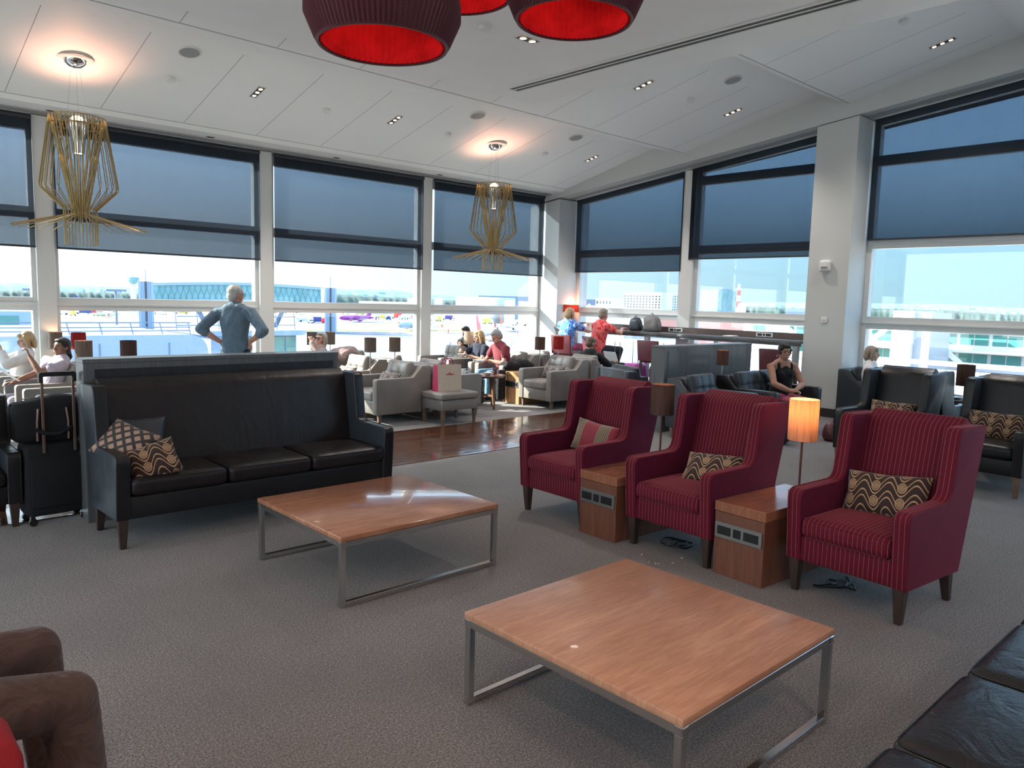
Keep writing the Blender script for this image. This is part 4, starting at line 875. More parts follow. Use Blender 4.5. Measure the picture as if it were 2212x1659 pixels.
def coffee_table(label, x0, x1, y0, y1, h, mat, group='square coffee tables'):
    cx, cy_ = (x0+x1)/2, (y0+y1)/2; hx, hy = (x1-x0)/2, (y1-y0)/2; th = thing('coffee_table', label, 'coffee table', (cx, cy_, 0), group=group)
    obj('tabletop', bx(-hx, hx, -hy, hy, h-.028, h, .004, 2), mat, th); t_ = .030; zt = h-.028
    m = NB()
    for s in (-1, 1): a, b = sorted((s*hx*.995, s*(hx*.995-t_))); box(m, a, b, -hy, hy, zt-t_, zt, .002, 1); a, b = sorted((s*hy*.995, s*(hy*.995-t_))); box(m, -hx, hx, a, b, zt-t_, zt, .002, 1)
    obj('top_frame', m, 'chrome', th)
    for s in (-1, 1):
        for q in (-1, 1): m = NB(); a, b = sorted((s*hx*.995, s*(hx*.995-t_))); c, d = sorted((q*hy*.995, q*(hy*.995-t_))); box(m, a, b, c, d, 0, zt-t_+.001, .002, 1); obj('leg', m, 'chrome', th)
    for s in (-1, 1): m = NB(); a, b = sorted((s*hy*.995, s*(hy*.995-t_))); box(m, -hx*.995+t_, hx*.995-t_, a, b, 0, t_, .002, 1); obj('floor_rail', m, 'chrome', th)
    return th
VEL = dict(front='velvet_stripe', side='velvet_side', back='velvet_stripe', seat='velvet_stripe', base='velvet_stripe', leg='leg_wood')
BLK = dict(front='leather_black', side='leather_slate', back='leather_brownblack', seat='leather_brownblack', base='leather_black', leg='leg_wood', tuft='leather_slate')
DRK = dict(front='leather_black', side='leather_slate', back='leather_black', seat='leather_black', base='leather_black', leg='leg_wood_pale')
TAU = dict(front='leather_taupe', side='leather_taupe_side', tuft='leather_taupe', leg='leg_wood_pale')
K_ = dict(front='leather_black', side='leather_slate', tuft='leather_slate', leg='leg_wood_pale')

# ---- red wing chairs and what stands between them
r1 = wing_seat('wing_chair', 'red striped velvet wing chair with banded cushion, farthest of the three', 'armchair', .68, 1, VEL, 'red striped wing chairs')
def put(o, fx, fy, deg):
    """place a seat so that the centre of its front edge stands at fx, fy; deg = turn"""
    a = R(deg); o.location = (fx+.40*math.cos(a), fy+.40*math.sin(a), 0); o.rotation_euler = (0, 0, a); return o
put(r1, 3.985, 3.865, -2)
r2 = put(dup(r1, label='red striped velvet wing chair between the two wooden side tables'), 3.97, 2.815, -2.6)
r3 = put(dup(r1, label='red striped velvet wing chair nearest the camera with wide swirl cushion'), 4.035, 1.70, -4.4)
drawer_table('wooden side table with sockets, between the far and middle red chairs', 4.33, 3.343, .345, .76, .45, 'cabinet_wood', 'cabinet_top', R(-2))
drawer_table('wooden side table with sockets, between the middle and near red chairs', 4.36, 2.26, .35, .76, .45, 'cabinet_wood', 'cabinet_top', R(-4))
table_lamp('dim taupe lamp behind the first red chair gap', 4.62, 3.335, .45, 'shade_brown', .585, .086, .225, lit=.35)
table_lamp('glowing amber lamp between the middle and near red chairs', 4.60, 2.235, .45, 'shade_linen', .60, .090, .26, lit=3.2)
def seatM(o, x, y, z, tilt=0, roll=0, yaw=0): return Matrix.Translation(o.location) @ RZ(math.degrees(o.rotation_euler.z)) @ T(x, y, z) @ RZ(yaw) @ RY(tilt) @ RX(roll)
CG = 'lumbar cushions on the armchairs'
cushion('red cushion with black and gold bands on the far red chair', .44, .25, 'band_cushion', seatM(r1, .07, -.02, .575, 18, 4), .10, CG)
cushion('brown swirl cushion tipped forward on the middle red chair', .40, .25, 'swirl_brown', seatM(r2, .02, -.06, .53, 42, -4, 8), .11, CG)
cushion('wide brown swirl cushion on the near red chair', .47, .26, 'swirl_brown', seatM(r3, .06, .0, .565, 24, -5), .12, CG)
bpy.context.view_layer.update()
# ---- cables under the chairs
def cable(label, pts): b = NB(); tube(b, pts, .006, 6); tag(obj('power_cable', b, 'plastic_black', None, 60), label, 'cable')
cable('black power cable coiled under the middle red chair', [(4.25+.09*math.cos(k*.7), 2.95+.07*math.sin(k*.7)-k*.006, .012+.006*(k % 3)) for k in range(22)])
cable('black power cable on the carpet under the near red chair', [(4.30+.12*math.cos(k*.55)+k*.01, 1.92-.05*math.sin(k*.9)-k*.008, .010+.005*(k % 2)) for k in range(20)])
for i, (px, py) in enumerate([(1387, 1200), (1401, 1217), (1416, 1219), (1423, 1220), (1453, 1218), (1473, 1207)]):
    p = at(px, py, z=0); b = NB(); bmesh.ops.create_icosphere(b, subdivisions=2, radius=.008); rr = random.Random(i)
    for v in b.verts: v.co *= rr.uniform(.7, 1.25); v.co.z = v.co.z*.7
    o = obj('popcorn_crumb', b, 'paper_kraft', None, 60, (p.x, p.y, .005)); tag(o, 'tiny pale crumb on the carpet behind the near coffee table', 'crumb', 'crumbs on the carpet')
# ---- coffee tables
coffee_table('square walnut coffee table on chrome frame, in front of the black sofa', 1.96, 3.045, 3.37, 4.36, .385, 'table_wood')
coffee_table('square pale wood coffee table on chrome frame, nearest the camera', 1.862, 2.878, 1.213, 2.247, .385, 'table_wood_pale')
# ---- black three-seat sofa
sofa = wing_seat('sofa', 'long black leather three-seat wing sofa before the low partition', 'sofa', 2.03, 3, BLK, 'black leather wing sofas'); sofa.rotation_euler = (0, 0, R(90)); sofa.location = (1.345+1.015, 4.98+.36, 0); sofa.scale = (.88, 1, 1)
sofa2 = wing_seat('sofa', 'black leather wing sofa with piped seat cushions at the bottom right corner', 'sofa', 2.665, 4, dict(BLK, seat='leather_gloss'), 'black leather wing sofas'); sofa2.rotation_euler = (0, 0, R(-90)); sofa2.location = (2.7475, .735-.36, 0); sofa2.scale = (.88, 1, 1)
cushion('patterned diamond cushion leaning on the sofa arm, upper of two', .36, .28, 'diamond_brown', T(1.50, 5.33, .62) @ RZ(48) @ RY(44) @ RX(22), .12, 'cushions on the black sofa'); cushion('brown swirl cushion crumpled on the sofa seat, lower of two', .31, .25, 'swirl_brown', T(1.60, 5.11, .525) @ RZ(62) @ RY(34) @ RX(-22), .13, 'cushions on the black sofa')
cushion('plain dark blue cushion behind the diamond cushion on the sofa', .38, .30, 'leather_slate', T(1.60, 5.48, .62) @ RZ(70) @ RY(28), .10, 'cushions on the black sofa')
# ---- low partitions
def partition(label, x0, x1, y0, y1, h, pm='panel_grey_wood'):
    th = thing('partition', label, 'partition', ((x0+x1)/2, (y0+y1)/2, 0), group='low room partitions'); hx, hy = (x1-x0)/2, (y1-y0)/2
    obj('body', bx(-hx, hx, -hy, hy, 0, h-.025), 'panel_grey_wood', th, 0); obj('top', bx(-hx-.004, hx+.004, -hy-.004, hy+.004, h-.03, h, .003, 1), 'panel_grey_wood', th)
    obj('front_panel', bx(-hx+.07, hx-.05, -hy-.008, -hy+.01, .1, h-.07), pm, th, 0); obj('plinth', bx(-hx+.02, hx-.02, -hy+.02, hy-.02, -.005, .06), 'plastic_black', th, 0)
partition('low dark partition directly behind the black sofa', 1.37, 3.32, 5.765, 5.96, 1.145, 'panel_dark')
partition('low grey wood partition behind the two slate tufted chairs', 7.93, 10.02, 5.72, 5.93, 1.098)
# ---- luggage at the left
sc = thing('suitcase', 'black fabric trolley suitcase standing left of the black sofa', 'suitcase', (1.23, 6.03, 0), R(2))
obj('body', bx(-.20, .185, -.11, .12, .055, .56, .035, 3), 'nylon_black', sc); m = NB()
for s in (-.165, .15):
    for q in (-.09, .10): w_ = NB(); lathe(w_, [(0, -.012), (.026, -.012), (.026, .012), (0, .012)], 16, T(s, q-.02, .027) @ RX(90)); box(w_, s-.014, s+.014, q-.02, q+.02, .04, .075, .004, 1); obj('wheel', w_, 'plastic_black', sc)
hd = NB()
for s in (-.085, .105): box(hd, s-.009, s+.009, -.125, -.115, .50, 1.03, .002, 1)
rods = obj('handle_rods', hd, 'handle_bronze', sc); g_ = NB(); prism(g_, rpoly([(-.105, .985, 0), (-.105, 1.055, .02), (.125, 1.055, .02), (.125, .985, 0), (.10, .985, 0), (.10, 1.025, .01), (-.08, 1.025, .01), (-.08, .985, 0)], 3), -.135, -.105, 'y', .004, 1); obj('grip', g_, 'plastic_black', sc)
m = NB(); box(m, -.02, .04, -.118, -.112, .50, .54); obj('front_pocket', bx(-.17, .155, -.125, -.105, .12, .46, .02), 'nylon_black', sc)
dg = thing('holdall', 'black soft holdall strapped on top of the suitcase', 'bag', (1.20, 6.04, .565), R(2)); b = NB()
def _hf(p, a, b_, c): q = Vector(p); q.z += .02*math.sin(a*3.1+.6)*(c > 0); q.y *= 1-.12*max(0, c); return q
puff(b, .46, .23, .30, .07, 0, 10, T(0, 0, .15), _hf); obj('body', b, 'nylon_black', dg, 180)
for s in (-.09, .10): m = NB(); tube(m, [(s, -.118, .02), (s, -.124, .15), (s*.9, -.122, .24)], .009, 6); obj('strap', m, 'handle_bronze', dg, 60)
m = NB(); tube(m, [(-.10, -.13, .10), (-.04, -.145, .07), (.04, -.148, .065), (.11, -.135, .10)], .014, 8); obj('handle', m, 'nylon_black', dg, 60); m = NB(); tube(m, [(-.22, -.02, .27), (-.24, -.06, .14), (-.235, -.03, .02)], .008, 6); obj('side_strap', m, 'nylon_black', dg, 60); m = NB(); tube(m, [(-.16, -.03, .302), (0, -.03, .31), (.16, -.03, .30)], .004, 5); obj('zip', m, 'chrome', dg)
# black chair at the far left edge with clothes on it
c0 = wing_seat('wing_chair', 'black leather wing chair cut by the left edge, beside the suitcase', 'armchair', .72, 1, BLK); c0.rotation_euler = (0, 0, R(90)); c0.location = (.66, 6.25, 0); c0.scale = (.8, 1, .86)
b = NB(); puff(b, .30, .34, .16, .07, .03, 8, T(0, 0, 0)); o = obj('jacket', b, 'black_cotton', None, 180, (.74, 6.02, .70)); tag(o, 'dark jacket heaped on the chair at the left edge', 'jacket')
b = NB(); puff(b, .22, .26, .05, .02, .01, 6); o = obj('folded_shirt', b, 'white_cotton', None, 180, (.70, 6.04, .80)); o.rotation_euler = (0, R(14), .3); tag(o, 'white folded shirt on the dark jacket at the left edge', 'shirt')
# ---- bottom left red armchair
ra = thing('armchair', 'plain red armchair at the bottom left corner, arm only visible', 'armchair', (-.115, 2.30, 0), R(180))
for s in (-1, 1): b = NB(); a0, a1 = sorted((s*.44, s*.28)); prism(b, rpoly([(-.40, .16, .02), (-.42, .655, .085), (.40, .655, .03), (.42, .16, .02)], 6), a0, a1, 'y', .035, 4); obj('arm', b, 'red_cloth', ra, 60)
obj('backrest', bx(.28, .44, -.31, .31, .16, .95, .05, 4), 'red_cloth', ra); obj('seat_base', bx(-.38, .3, -.31, .31, .16, .30, .01), 'red_cloth', ra); b = NB(); puff(b, .66, .60, .12, .04, .01, 8, T(-.05, 0, .36)); obj('seat_cushion', b, 'red_cloth', ra, 180)
for x in (-.34, .36):
    for s in (-1, 1): b = NB(); taperleg(b, x, s*.36, 0, .165, .03, .05); obj('leg', b, 'leg_wood', ra)

# ---- taupe club chairs: rows facing the left windows
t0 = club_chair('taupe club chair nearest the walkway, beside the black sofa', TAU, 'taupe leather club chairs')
def putc(o, fx, cy_, deg=0):
    a = R(deg); o.location = (fx+.42*math.cos(a), cy_+.42*math.sin(a), 0); o.rotation_euler = (0, 0, a); return o
putc(t0, 5.22, 8.46)
TC = [('taupe club chair second from the walkway, beside two taupe lamps', 5.24, 9.53, 0), ('taupe club chair the reclining woman sits in', 5.20, 10.55, 0),
      ('taupe club chair back to back with the one beside the sofa', 6.95, 8.46, 180), ('taupe club chair back to back behind the second lamp pair', 6.97, 9.53, 180), ('taupe club chair with a pink coat over its back', 6.97, 10.55, 180),
      ('pale club chair facing left, right of the round table', 8.08, 8.20, 0), ('taupe club chair the grey haired man in maroon sits in', 8.10, 9.29, 0), ('taupe club chair the long haired blonde sits in', 8.10, 10.07, 0), ('sunlit club chair before the last window post', 8.12, 10.93, 0),
      ('taupe club chair with the reading man in black', 9.82, 8.20, 180), ('grey club chair behind the maroon lamp, by the corner pillar', 9.84, 9.29, 180),
      ('taupe club chair at the left, nearest arm behind the suitcase handle', 1.60, 8.80, 0), ('taupe club chair the woman in lilac sits in', 1.60, 9.80, 0), ('taupe club chair the woman with the red phone sits in', 1.60, 10.77, 0)]
for l, x, y, d in TC: putc(dup(t0, label=l), x, y, d)
GG = 'grey swirl cushions on the taupe chairs'
cushion('grey swirl cushion on the taupe chair beside the black sofa', .42, .22, 'swirl_grey', T(5.60, 8.42, .53) @ RY(30), .10, GG); cushion('grey swirl cushion on the second taupe chair', .42, .22, 'swirl_grey', T(5.60, 9.50, .53) @ RY(30), .10, GG); cushion('grey swirl cushion on the pale chair right of the round table', .42, .22, 'swirl_grey', T(8.48, 8.20, .53) @ RY(28), .10, GG)
# ottoman + paper bag
ot = thing('ottoman', 'taupe square ottoman with paper bag on it, at the carpet edge', 'footstool', (6.19, 7.86, 0)); hx, hy = .29, .22
obj('base', bx(-hx, hx, -hy, hy, .19, .325, .008), 'leather_taupe_side', ot); b = NB(); puff(b, 2*hx+.03, 2*hy+.03, .095, .03, .01, 8, T(0, 0, .37)); obj('cushion_top', b, 'leather_taupe', ot, 180)
for x in (-1, 1):
    for s in (-1, 1): b = NB(); taperleg(b, x*(hx-.03), s*(hy-.03), 0, .195, .03, .048); obj('leg', b, 'leg_wood_pale', ot)
pb = thing('paper_bag', 'brown paper carrier bag with crimson side, standing on the ottoman', 'bag', (6.14, 7.86, .424), R(-4))
b = NB(); w, d, h = .185, .07, .34
t_ = NB(); v = [t_.verts.new(c) for c in [(-w, -d, 0), (w, -d, 0), (w, d, 0), (-w, d, 0), (-w, -d*.7, h), (w, -d*.7, h), (w, d*.7, h), (-w, d*.7, h)]]
for q, mi in (((0, 1, 5, 4), 0), ((2, 3, 7, 6), 0), ((3, 0, 4, 7), 1), ((1, 2, 6, 5), 1), ((3, 2, 1, 0), 0)): f = t_.faces.new([v[i] for i in q]); f.material_index = mi
o = obj('bag_body', t_, ['paper_kraft', 'paper_crimson'], pb, 0); sm = o.modifiers.new('s', 'SOLIDIFY'); sm.thickness = .003
for s in (-1, 1): m = NB(); tube(m, [(-.06, s*d*.6, h-.01), (-.055, s*d*.6, h+.05), (-.02, s*d*.6, h+.085), (.02, s*d*.6, h+.085), (.055, s*d*.6, h+.05), (.06, s*d*.6, h-.01)], .006, 6); obj('handle', m, 'paper_crimson', pb, 60)
m = NB(); rr = random.Random(3)
for k in range(9): x = -.055+k*.0135; box(m, x, x+.009, -d*.86-.001, -d*.86+.002, h*.62, h*.62+.013)
box(m, -.012, .014, -d*.86-.001, -d*.86+.003, h*.68, h*.71); obj('logo', m, 'paper_crimson', pb, 0)
# drawer tables and lamps in the taupe rows
G2 = 'pale side tables in the club chair rows'
drawer_table('pale oak side table with sockets, left of the pale empty chair', 8.48, 8.745, .32, .70, .50, 'cabinet_pale', 'cabinet_pale', 0, G2)
for l, x, y in [('pale oak side table between the two taupe lamps and their chairs', 5.60, 8.995), ('oak side table behind the rear taupe lamp', 6.24, 8.995), ('oak side table left of the reclining woman', 5.64, 10.04), ('oak side table under the middle sunlit lamp', 6.50, 10.04), ('oak side table before the lilac dressed woman', 2.02, 9.30), ('oak side table between the two seated women at the left', 2.02, 10.29)]:
    drawer_table(l, x, y, .30, .60, .45, 'cabinet_pale', 'cabinet_pale', 0, G2)
def lamp_px(label, pxc, ptop, z0, ztop, shade_m, h=None, **k):
    p = at(pxc, ptop, z=ztop); table_lamp(label, p.x, p.y, z0, shade_m, ztop-z0, **k)
lamp_px('taupe cylinder lamp, left of the adjacent pair in the middle', 800, 729.5, .45, 1.052, 'shade_taupe', r=.082, sh=.20, pole='chrome'); lamp_px('taupe cylinder lamp, right of the adjacent pair in the middle', 853, 729, .45, 1.056, 'shade_taupe', r=.08, sh=.20, pole='chrome', lit=.5)
lamp_px('taupe lamp directly behind the reclining woman', 674, 717.5, .45, 1.042, 'shade_taupe', r=.08, sh=.20, pole='chrome'); lamp_px('taupe lamp just right of the reclining woman', 713, 717, .45, 1.042, 'shade_taupe', r=.08, sh=.20, pole='chrome', lit=.5)
lamp_px('cream lamp half hidden behind the long haired blonde', 1013, 716, .45, 1.055, 'shade_cream', r=.088, sh=.22, pole='chrome')
lamp_px('maroon brown lamp between the maroon man and the pale chair', 1167, 728, .50, 1.058, 'shade_brown', r=.082, sh=.20, pole='chrome'); lamp_px('maroon lamp in front of the pink bar stool', 1207, 727, .45, 1.05, 'shade_red', r=.085, sh=.21, pole='chrome')
drawer_table('side table under the maroon lamp by the pale chair', 9.0, 8.745, .30, .5, .50, 'cabinet_pale', 'cabinet_pale', R(180), G2); drawer_table('side table under the cream lamp by the blonde', 8.6, 10.5, .14, .5, .45, 'cabinet_pale', 'cabinet_pale', 0, G2)
lamp_px('taupe lamp overlapping the woman in lilac', 180, 735.5, .45, 1.056, 'shade_taupe', r=.088, sh=.225, lit=.9); lamp_px('dark maroon lamp above the left end of the black partition', 277, 735.5, .45, 1.06, 'shade_brown', r=.085, sh=.21)
lamp_px('taupe lamp behind the dark haired woman at the window', 119, 717.5, .45, 1.062, 'shade_taupe', r=.08, sh=.21, lit=.5); lamp_px('bright red lamp behind the woman in lilac', 169, 718, .45, 1.075, 'shade_red', r=.085, sh=.21)
for l, x, y in [('small table under the dark maroon lamp', 2.66, 9.28), ('small table behind the two women, under the bright red lamp', 2.60, 10.82), ('small table at the window under the leftmost taupe lamp', 2.31, 11.26), ('small table at the window under the lamp behind the reclining woman', 5.9, 11.06), ('small table at the window under the lamp right of the reclining woman', 6.19, 11.03)]: drawer_table(l, x, y, .24, .26, .45, 'cabinet_pale', 'cabinet_pale', 0, G2)
# round table with food
def round_table(label, x, y, r=.29, h=.50, mat='round_table_wood', rz=.4):
    th = thing('round_table', label, 'side table', (x, y, 0), rz, 'round side tables'); m = NB(); lathe(m, [(0, h-.03), (r*.93, h-.03), (r, h-.012), (r, h), (0, h)], 40); obj('tabletop', m, mat, th, 40)
    for k in range(3): a = k*2*PI/3; m = NB(); taperleg(m, 0, 0, 0, h-.03, .028, .05, .06, 0, RZ(math.degrees(a)) @ T(r*.6, 0, 0)); obj('leg', m, mat, th)
    m = NB()
    for k in range(3): box(m, 0, r*.72, -.012, .012, h*.36, h*.36+.03, .003, 1, RZ(120*k))
    obj('stretcher', m, mat, th); return th
round_table('round dark wood table with bowl and red drink, before the seated man', 7.47, 8.62)
p = at(1050, 812, z=.505)
b = NB(); lathe(b, [(0, 0), (.03, 0), (.062, .048), (.058, .048), (.028, .006), (0, .006)], 32); bo = tag(thing('bowl', 'white bowl of orange soup on the round table', 'bowl', (7.40, 8.50, .50)), None); obj('bowl_body', b, 'ceramic', bo, 60); b = NB(); lathe(b, [(.054, .040), (0, .046)], 24); obj('soup', b, 'soup', bo, 60)
gl_ = thing('drink_glass', 'tall glass of red juice on the round table', 'glass', (7.56, 8.52, .50)); t = NT('clear_glass'); tr = t.n('ShaderNodeBsdfTransparent'); tr.inputs[0].default_value = (.85, .88, .88, 1); gg = t.n('ShaderNodeBsdfGlossy'); gg.inputs['Roughness'].default_value = .03; mx = t.n('ShaderNodeMixShader'); mx.inputs[0].default_value = .14; t.link(tr.outputs[0], mx.inputs[1]); t.link(gg.outputs[0], mx.inputs[2]); t.link(mx.outputs[0], t.out.inputs[0])
simple('juice', (.45, .02, .015), .2)
b = NB(); lathe(b, [(0, .002), (.030, .002), (.034, .125), (.031, .125), (.028, .006)], 24); obj('tumbler', b, 'clear_glass', gl_, 60); b = NB(); lathe(b, [(0, .008), (.0275, .008), (.0295, .098), (0, .098)], 24); obj('juice', b, 'juice', gl_, 60)
b = NB(); lathe(b, [(0, 0), (.09, .004), (.10, .012), (0, .008)], 28); o = obj('plate', b, 'ceramic', None, 60, (7.31, 8.66, .50)); tag(o, 'white side plate at the left of the round table', 'plate')
# backpack under the table, coat over the man's chair arm, dark bag by the drawers
def bag(label, x, y, z, sx, sy, sz, mat, rz=0, name='backpack', strap=True, cat='bag'):
    th = thing(name, label, cat, (x, y, z), rz); b = NB(); puff(b, sx, sy, sz, min(sx, sy, sz)*.35, 0, 8, T(0, 0, sz/2), lambda p, a, b_, c: Vector((p.x*(1-.18*max(0, c)), p.y*(1-.25*max(0, c)), p.z+.02*math.sin(a*4)*max(0, c))) + mnoise.noise_vector(p*9+Vector((x, y, z)))*(.022 if mat in ('black_cotton', 'shoe_black', 'leather_taupe_side', 'leather_plum') else .006)); obj('body', b, mat, th, 180)
    if strap: m = NB(); tube(m, [(-sx*.2, 0, sz*.95), (-sx*.18, 0, sz*1.12), (0, 0, sz*1.22), (sx*.18, 0, sz*1.12), (sx*.2, 0, sz*.95)], .008, 6); obj('handle', m, mat, th, 60)
    return th
bag('grey and black backpack lying under the round table', 7.55, 8.98, 0, .34, .22, .17, 'shoe_black', .3); bag('black coat draped over the arm of the seated man\'s chair', 8.45, 8.99, .52, .62, .22, .13, 'black_cotton', 0, 'coat', False, 'coat')
b = NB(); puff(b, .16, .09, .48, .035, 0, 6, T(8.03, 8.90, .29)); tag(obj('hanging_coat', b, 'black_cotton', None, 180), 'black coat tail hanging to the floor beside the oak drawer table', 'coat')
b = NB(); puff(b, .44, .36, .11, .05, .02, 14, None, lambda p, a, b_, c: Vector((p.x, p.y, p.z-.10*a*a)) + mnoise.noise_vector(p*7)*.045); o = obj('coat', b, 'grey_scarf', None, 180, (6.10, 10.33, .775)); o.rotation_euler = (.1, .1, .2); tag(o, 'dusky pink coat thrown over the chair backs beside the reclining woman', 'coat')
# ---- black club chairs facing the camera, woman's loveseat
k1 = club_chair('slate tufted armchair, left one before the grey partition', K_, 'black leather club chairs'); putc(k1, 0, 0); k1.rotation_euler = (0, 0, R(90)); k1.location = (8.05, 4.66+.42, 0)
lv = thing('loveseat', 'black leather loveseat with tufted back under the woman in black', 'loveseat', (9.27, 4.58+.42, 0), R(90)); X0 = -.42; W = 1.24
poly = [(a+X0, b) for a, b in rpoly([(0, .13, .01), (0, .585, .035), (.56, .585, .05), (.70, .735, .03), (.84, .735, .02), (.84, .13, .01)], 4)]
for s in (-1, 1): b = NB(); a0, a1 = sorted((s*W/2, s*(W/2-.1))); prism(b, poly, a0, a1, 'y', .014, 2); obj('side_panel', b, 'leather_black', lv, 50)
obj('back_panel', bx(.62+X0, .838+X0, -W/2+.1, W/2-.1, .14, .735, .015), 'leather_black', lv); obj('seat_base', bx(.012+X0, .65+X0, -W/2+.1, W/2-.1, .13, .30, .01), 'leather_black', lv)
for s in (-1, 1): b = NB(); puff(b, .60, W/2-.11, .125, .035, .015, 10, T(X0+.29, s*(W/4-.05), .36)); obj('seat_cushion', b, 'leather_black', lv, 180); tuft(W/2-.11, .37, .10, 3, 2, 'leather_slate', lv, T(X0+.575, s*(W/4-.05), .60) @ RY(14))
for x in (.07, .77):
    for s in (-1, 1): b = NB(); taperleg(b, x+X0, s*(W/2-.045), 0, .135, .032, .05); obj('leg', b, 'leg_wood_pale', lv)
w0 = dup(k1, (11.24-.0, 4.41, 0), R(90), 'dark club chair seen from its side before the big pillar'); w0.location = (11.26, 4.42, 0); w0.scale = (1, .97, 1.04)
kb = dup(k1, (8.34, 6.47, 0), R(164), 'black club chair seen from behind, beyond the far red chair'); kb.scale = (1, 1.12, 1)
drawer_table('dark side table with lamp between the two slate tufted chairs', 8.52, 5.2, .20, .4, .45, 'cabinet_wood', 'cabinet_wood', R(90)); lamp_px('small dark lamp in front of the grey partition', 1562, 757, .45, 1.045, 'shade_brown', r=.075, sh=.19, pole='chrome', lit=.4)
cushion('brown swirl cushion on the left slate tufted armchair', .40, .2, 'swirl_brown', T(8.05, 5.00, .50) @ RZ(90) @ RY(35), .10, CG)
# dark wing chairs on the right
d1 = wing_seat('wing_chair', 'black leather wing chair with swirl cushion, before the woman in white', 'armchair', .70, 1, DRK, 'black leather wing chairs'); put(d1, 7.71, 3.10, -6)
d2 = put(dup(d1, label='black leather wing chair with large swirl cushion, cut by the right edge'), 7.69, 2.09, -4); d3 = dup(d1, (9.12, 3.06, 0), R(176), 'pale blue grey wing chair back to back with the left black one'); d4 = dup(d1, (9.12, 2.04, 0), R(178), 'wing chair back to back behind the right edge chair')
cushion('brown swirl cushion at the back of the left black wing chair', .46, .26, 'swirl_brown', seatM(d1, .08, 0, .56, 22), .11, CG); cushion('large brown swirl cushion on the right edge wing chair', .52, .28, 'swirl_brown', seatM(d2, .05, .02, .565, 25), .12, CG)
drawer_table('dark side table under the lamp between the right wing chairs', 8.78, 2.585, .26, 1.3, .45, 'cabinet_wood', 'cabinet_wood'); lamp_px('brown lamp at the right, between the back to back wing chairs', 2088, 788, .45, 1.055, 'shade_brown', r=.088, sh=.23)
round_table('small dark table with stacked plates beyond the right wing chairs', 10.75, 3.25, .28, .52, 'leg_wood', .1)
for i, l in enumerate(['white plate at the bottom of the pair on the far small table', 'white plate on top of the pair on the far small table']):
    b = NB(); lathe(b, [(0, 0), (.08, .004), (.13, .022), (.125, .022), (0, .01)], 28); o = obj('plate', b, 'ceramic', None, 60, (10.74+i*.03, 3.25, .522+i*.03)); o.rotation_euler = (.05*i, .1*i, 0); tag(o, l, 'plate', 'plates on the small dark table')
bag('burgundy leather shoulder bag on the floor by the pink trousers', 9.33, 4.12, 0, .42, .22, .23, 'leather_plum', .1, 'handbag'); bag('black bag on the floor left of the woman in black', 8.48, 4.40, 0, .26, .2, .34, 'nylon_black', .2, 'handbag')

# ---- high counter along the side windows, stools and things on it
ct = thing('counter', 'long dark high counter along the side windows', 'counter', (11.40, 8.16, 0)); y0, y1 = 5.56-8.16, 10.78-8.16
obj('worktop', bx(-.27, .30, y0, y1, 1.075, 1.115, .003, 1), 'panel_grey_wood', ct); obj('apron', bx(-.24, -.20, y0, y1, 1.03, 1.076), 'panel_grey_wood', ct, 0); obj('back_board', bx(.235, .27, y0, y1, 1.115, 1.215), 'counter_wood', ct, 0)
for y in (y0+.1, -1.1, .35, 1.6, y1-.1): obj('leg', bx(-.20, -.12, y-.04, y+.04, 0, 1.076), 'steel_dull', ct, 0)
for y in (8.18, 6.42):
    p_ = obj('socket_panel', bx(.222, .236, y-8.16-.15, y-8.16+.15, 1.13, 1.20, .002, 1), 'plastic_white', ct)
    for a, b in ((-.12, -.03), (-.01, .02), (.04, .12)): obj('socket', bx(.218, .223, y-8.16+a, y-8.16+b, 1.145, 1.185), 'plastic_black', p_, 0)
def stool(label, x, y, m='leather_plum', rz=0):
    """bar stool, sitter faces +x"""
    th = thing('bar_stool', label, 'bar stool', (x, y, 0), rz, 'maroon bar stools')
    b = NB(); puff(b, .40, .42, .11, .025, .008, 8, T(0, 0, .665)); obj('seat', b, m, th, 180)
    b = NB(); box(b, -.235, -.185, -.215, .215, .64, 1.0, .015, 2, T(0, 0, 0)); 
    for v in b.verts: v.co.x -= (v.co.z-.64)*.14
    obj('backrest', b, m, th, 50)
    for sx in (-1, 1):
        for sy in (-1, 1): b = NB(); taperleg(b, sx*.175, sy*.185, 0, .62, .032, .042, sx*.02, 0); obj('leg', b, 'leg_wood', th)
    b = NB(); box(b, -.17, .17, -.19, -.17, .22, .245); box(b, -.17, .17, .17, .19, .22, .245); box(b, .165, .185, -.18, .18, .22, .245); obj('footrest', b, 'leg_wood', th); return th
s1 = stool('maroon bar stool under the woman in blue floral top', 10.70, 9.98, rz=R(12)); s2 = dup(s1, (10.72, 9.18, 0), R(-22), 'sunlit maroon bar stool under the woman in red')
s3 = dup(s1, (10.83, 8.0, 0), R(2), 'empty maroon bar stool right of the suitcases'); s4 = dup(s1, (10.90, 7.05, 0), R(-2), 'empty maroon bar stool behind the left end of the grey partition'); s5 = dup(s1, (10.86, 5.72, 0), R(4), 'empty maroon bar stool directly behind the woman in black')
b_ = bag('dark grey handbag with looped handle on the counter', 11.42, 8.93, 1.115, .16, .26, .23, 'leather_slate', 0, 'handbag'); b2_ = bag('large soft taupe tote bag on the counter', 11.42, 8.56, 1.115, .18, .36, .28, 'leather_taupe_side', 0, 'tote_bag')
b = NB(); puff(b, .24, .16, .02, .006, .004, 4); o = obj('magazine', b, 'paper', None, 60, (11.30, 6.85, 1.126)); tag(o, 'open white magazine lying on the counter near the socket plate', 'magazine')
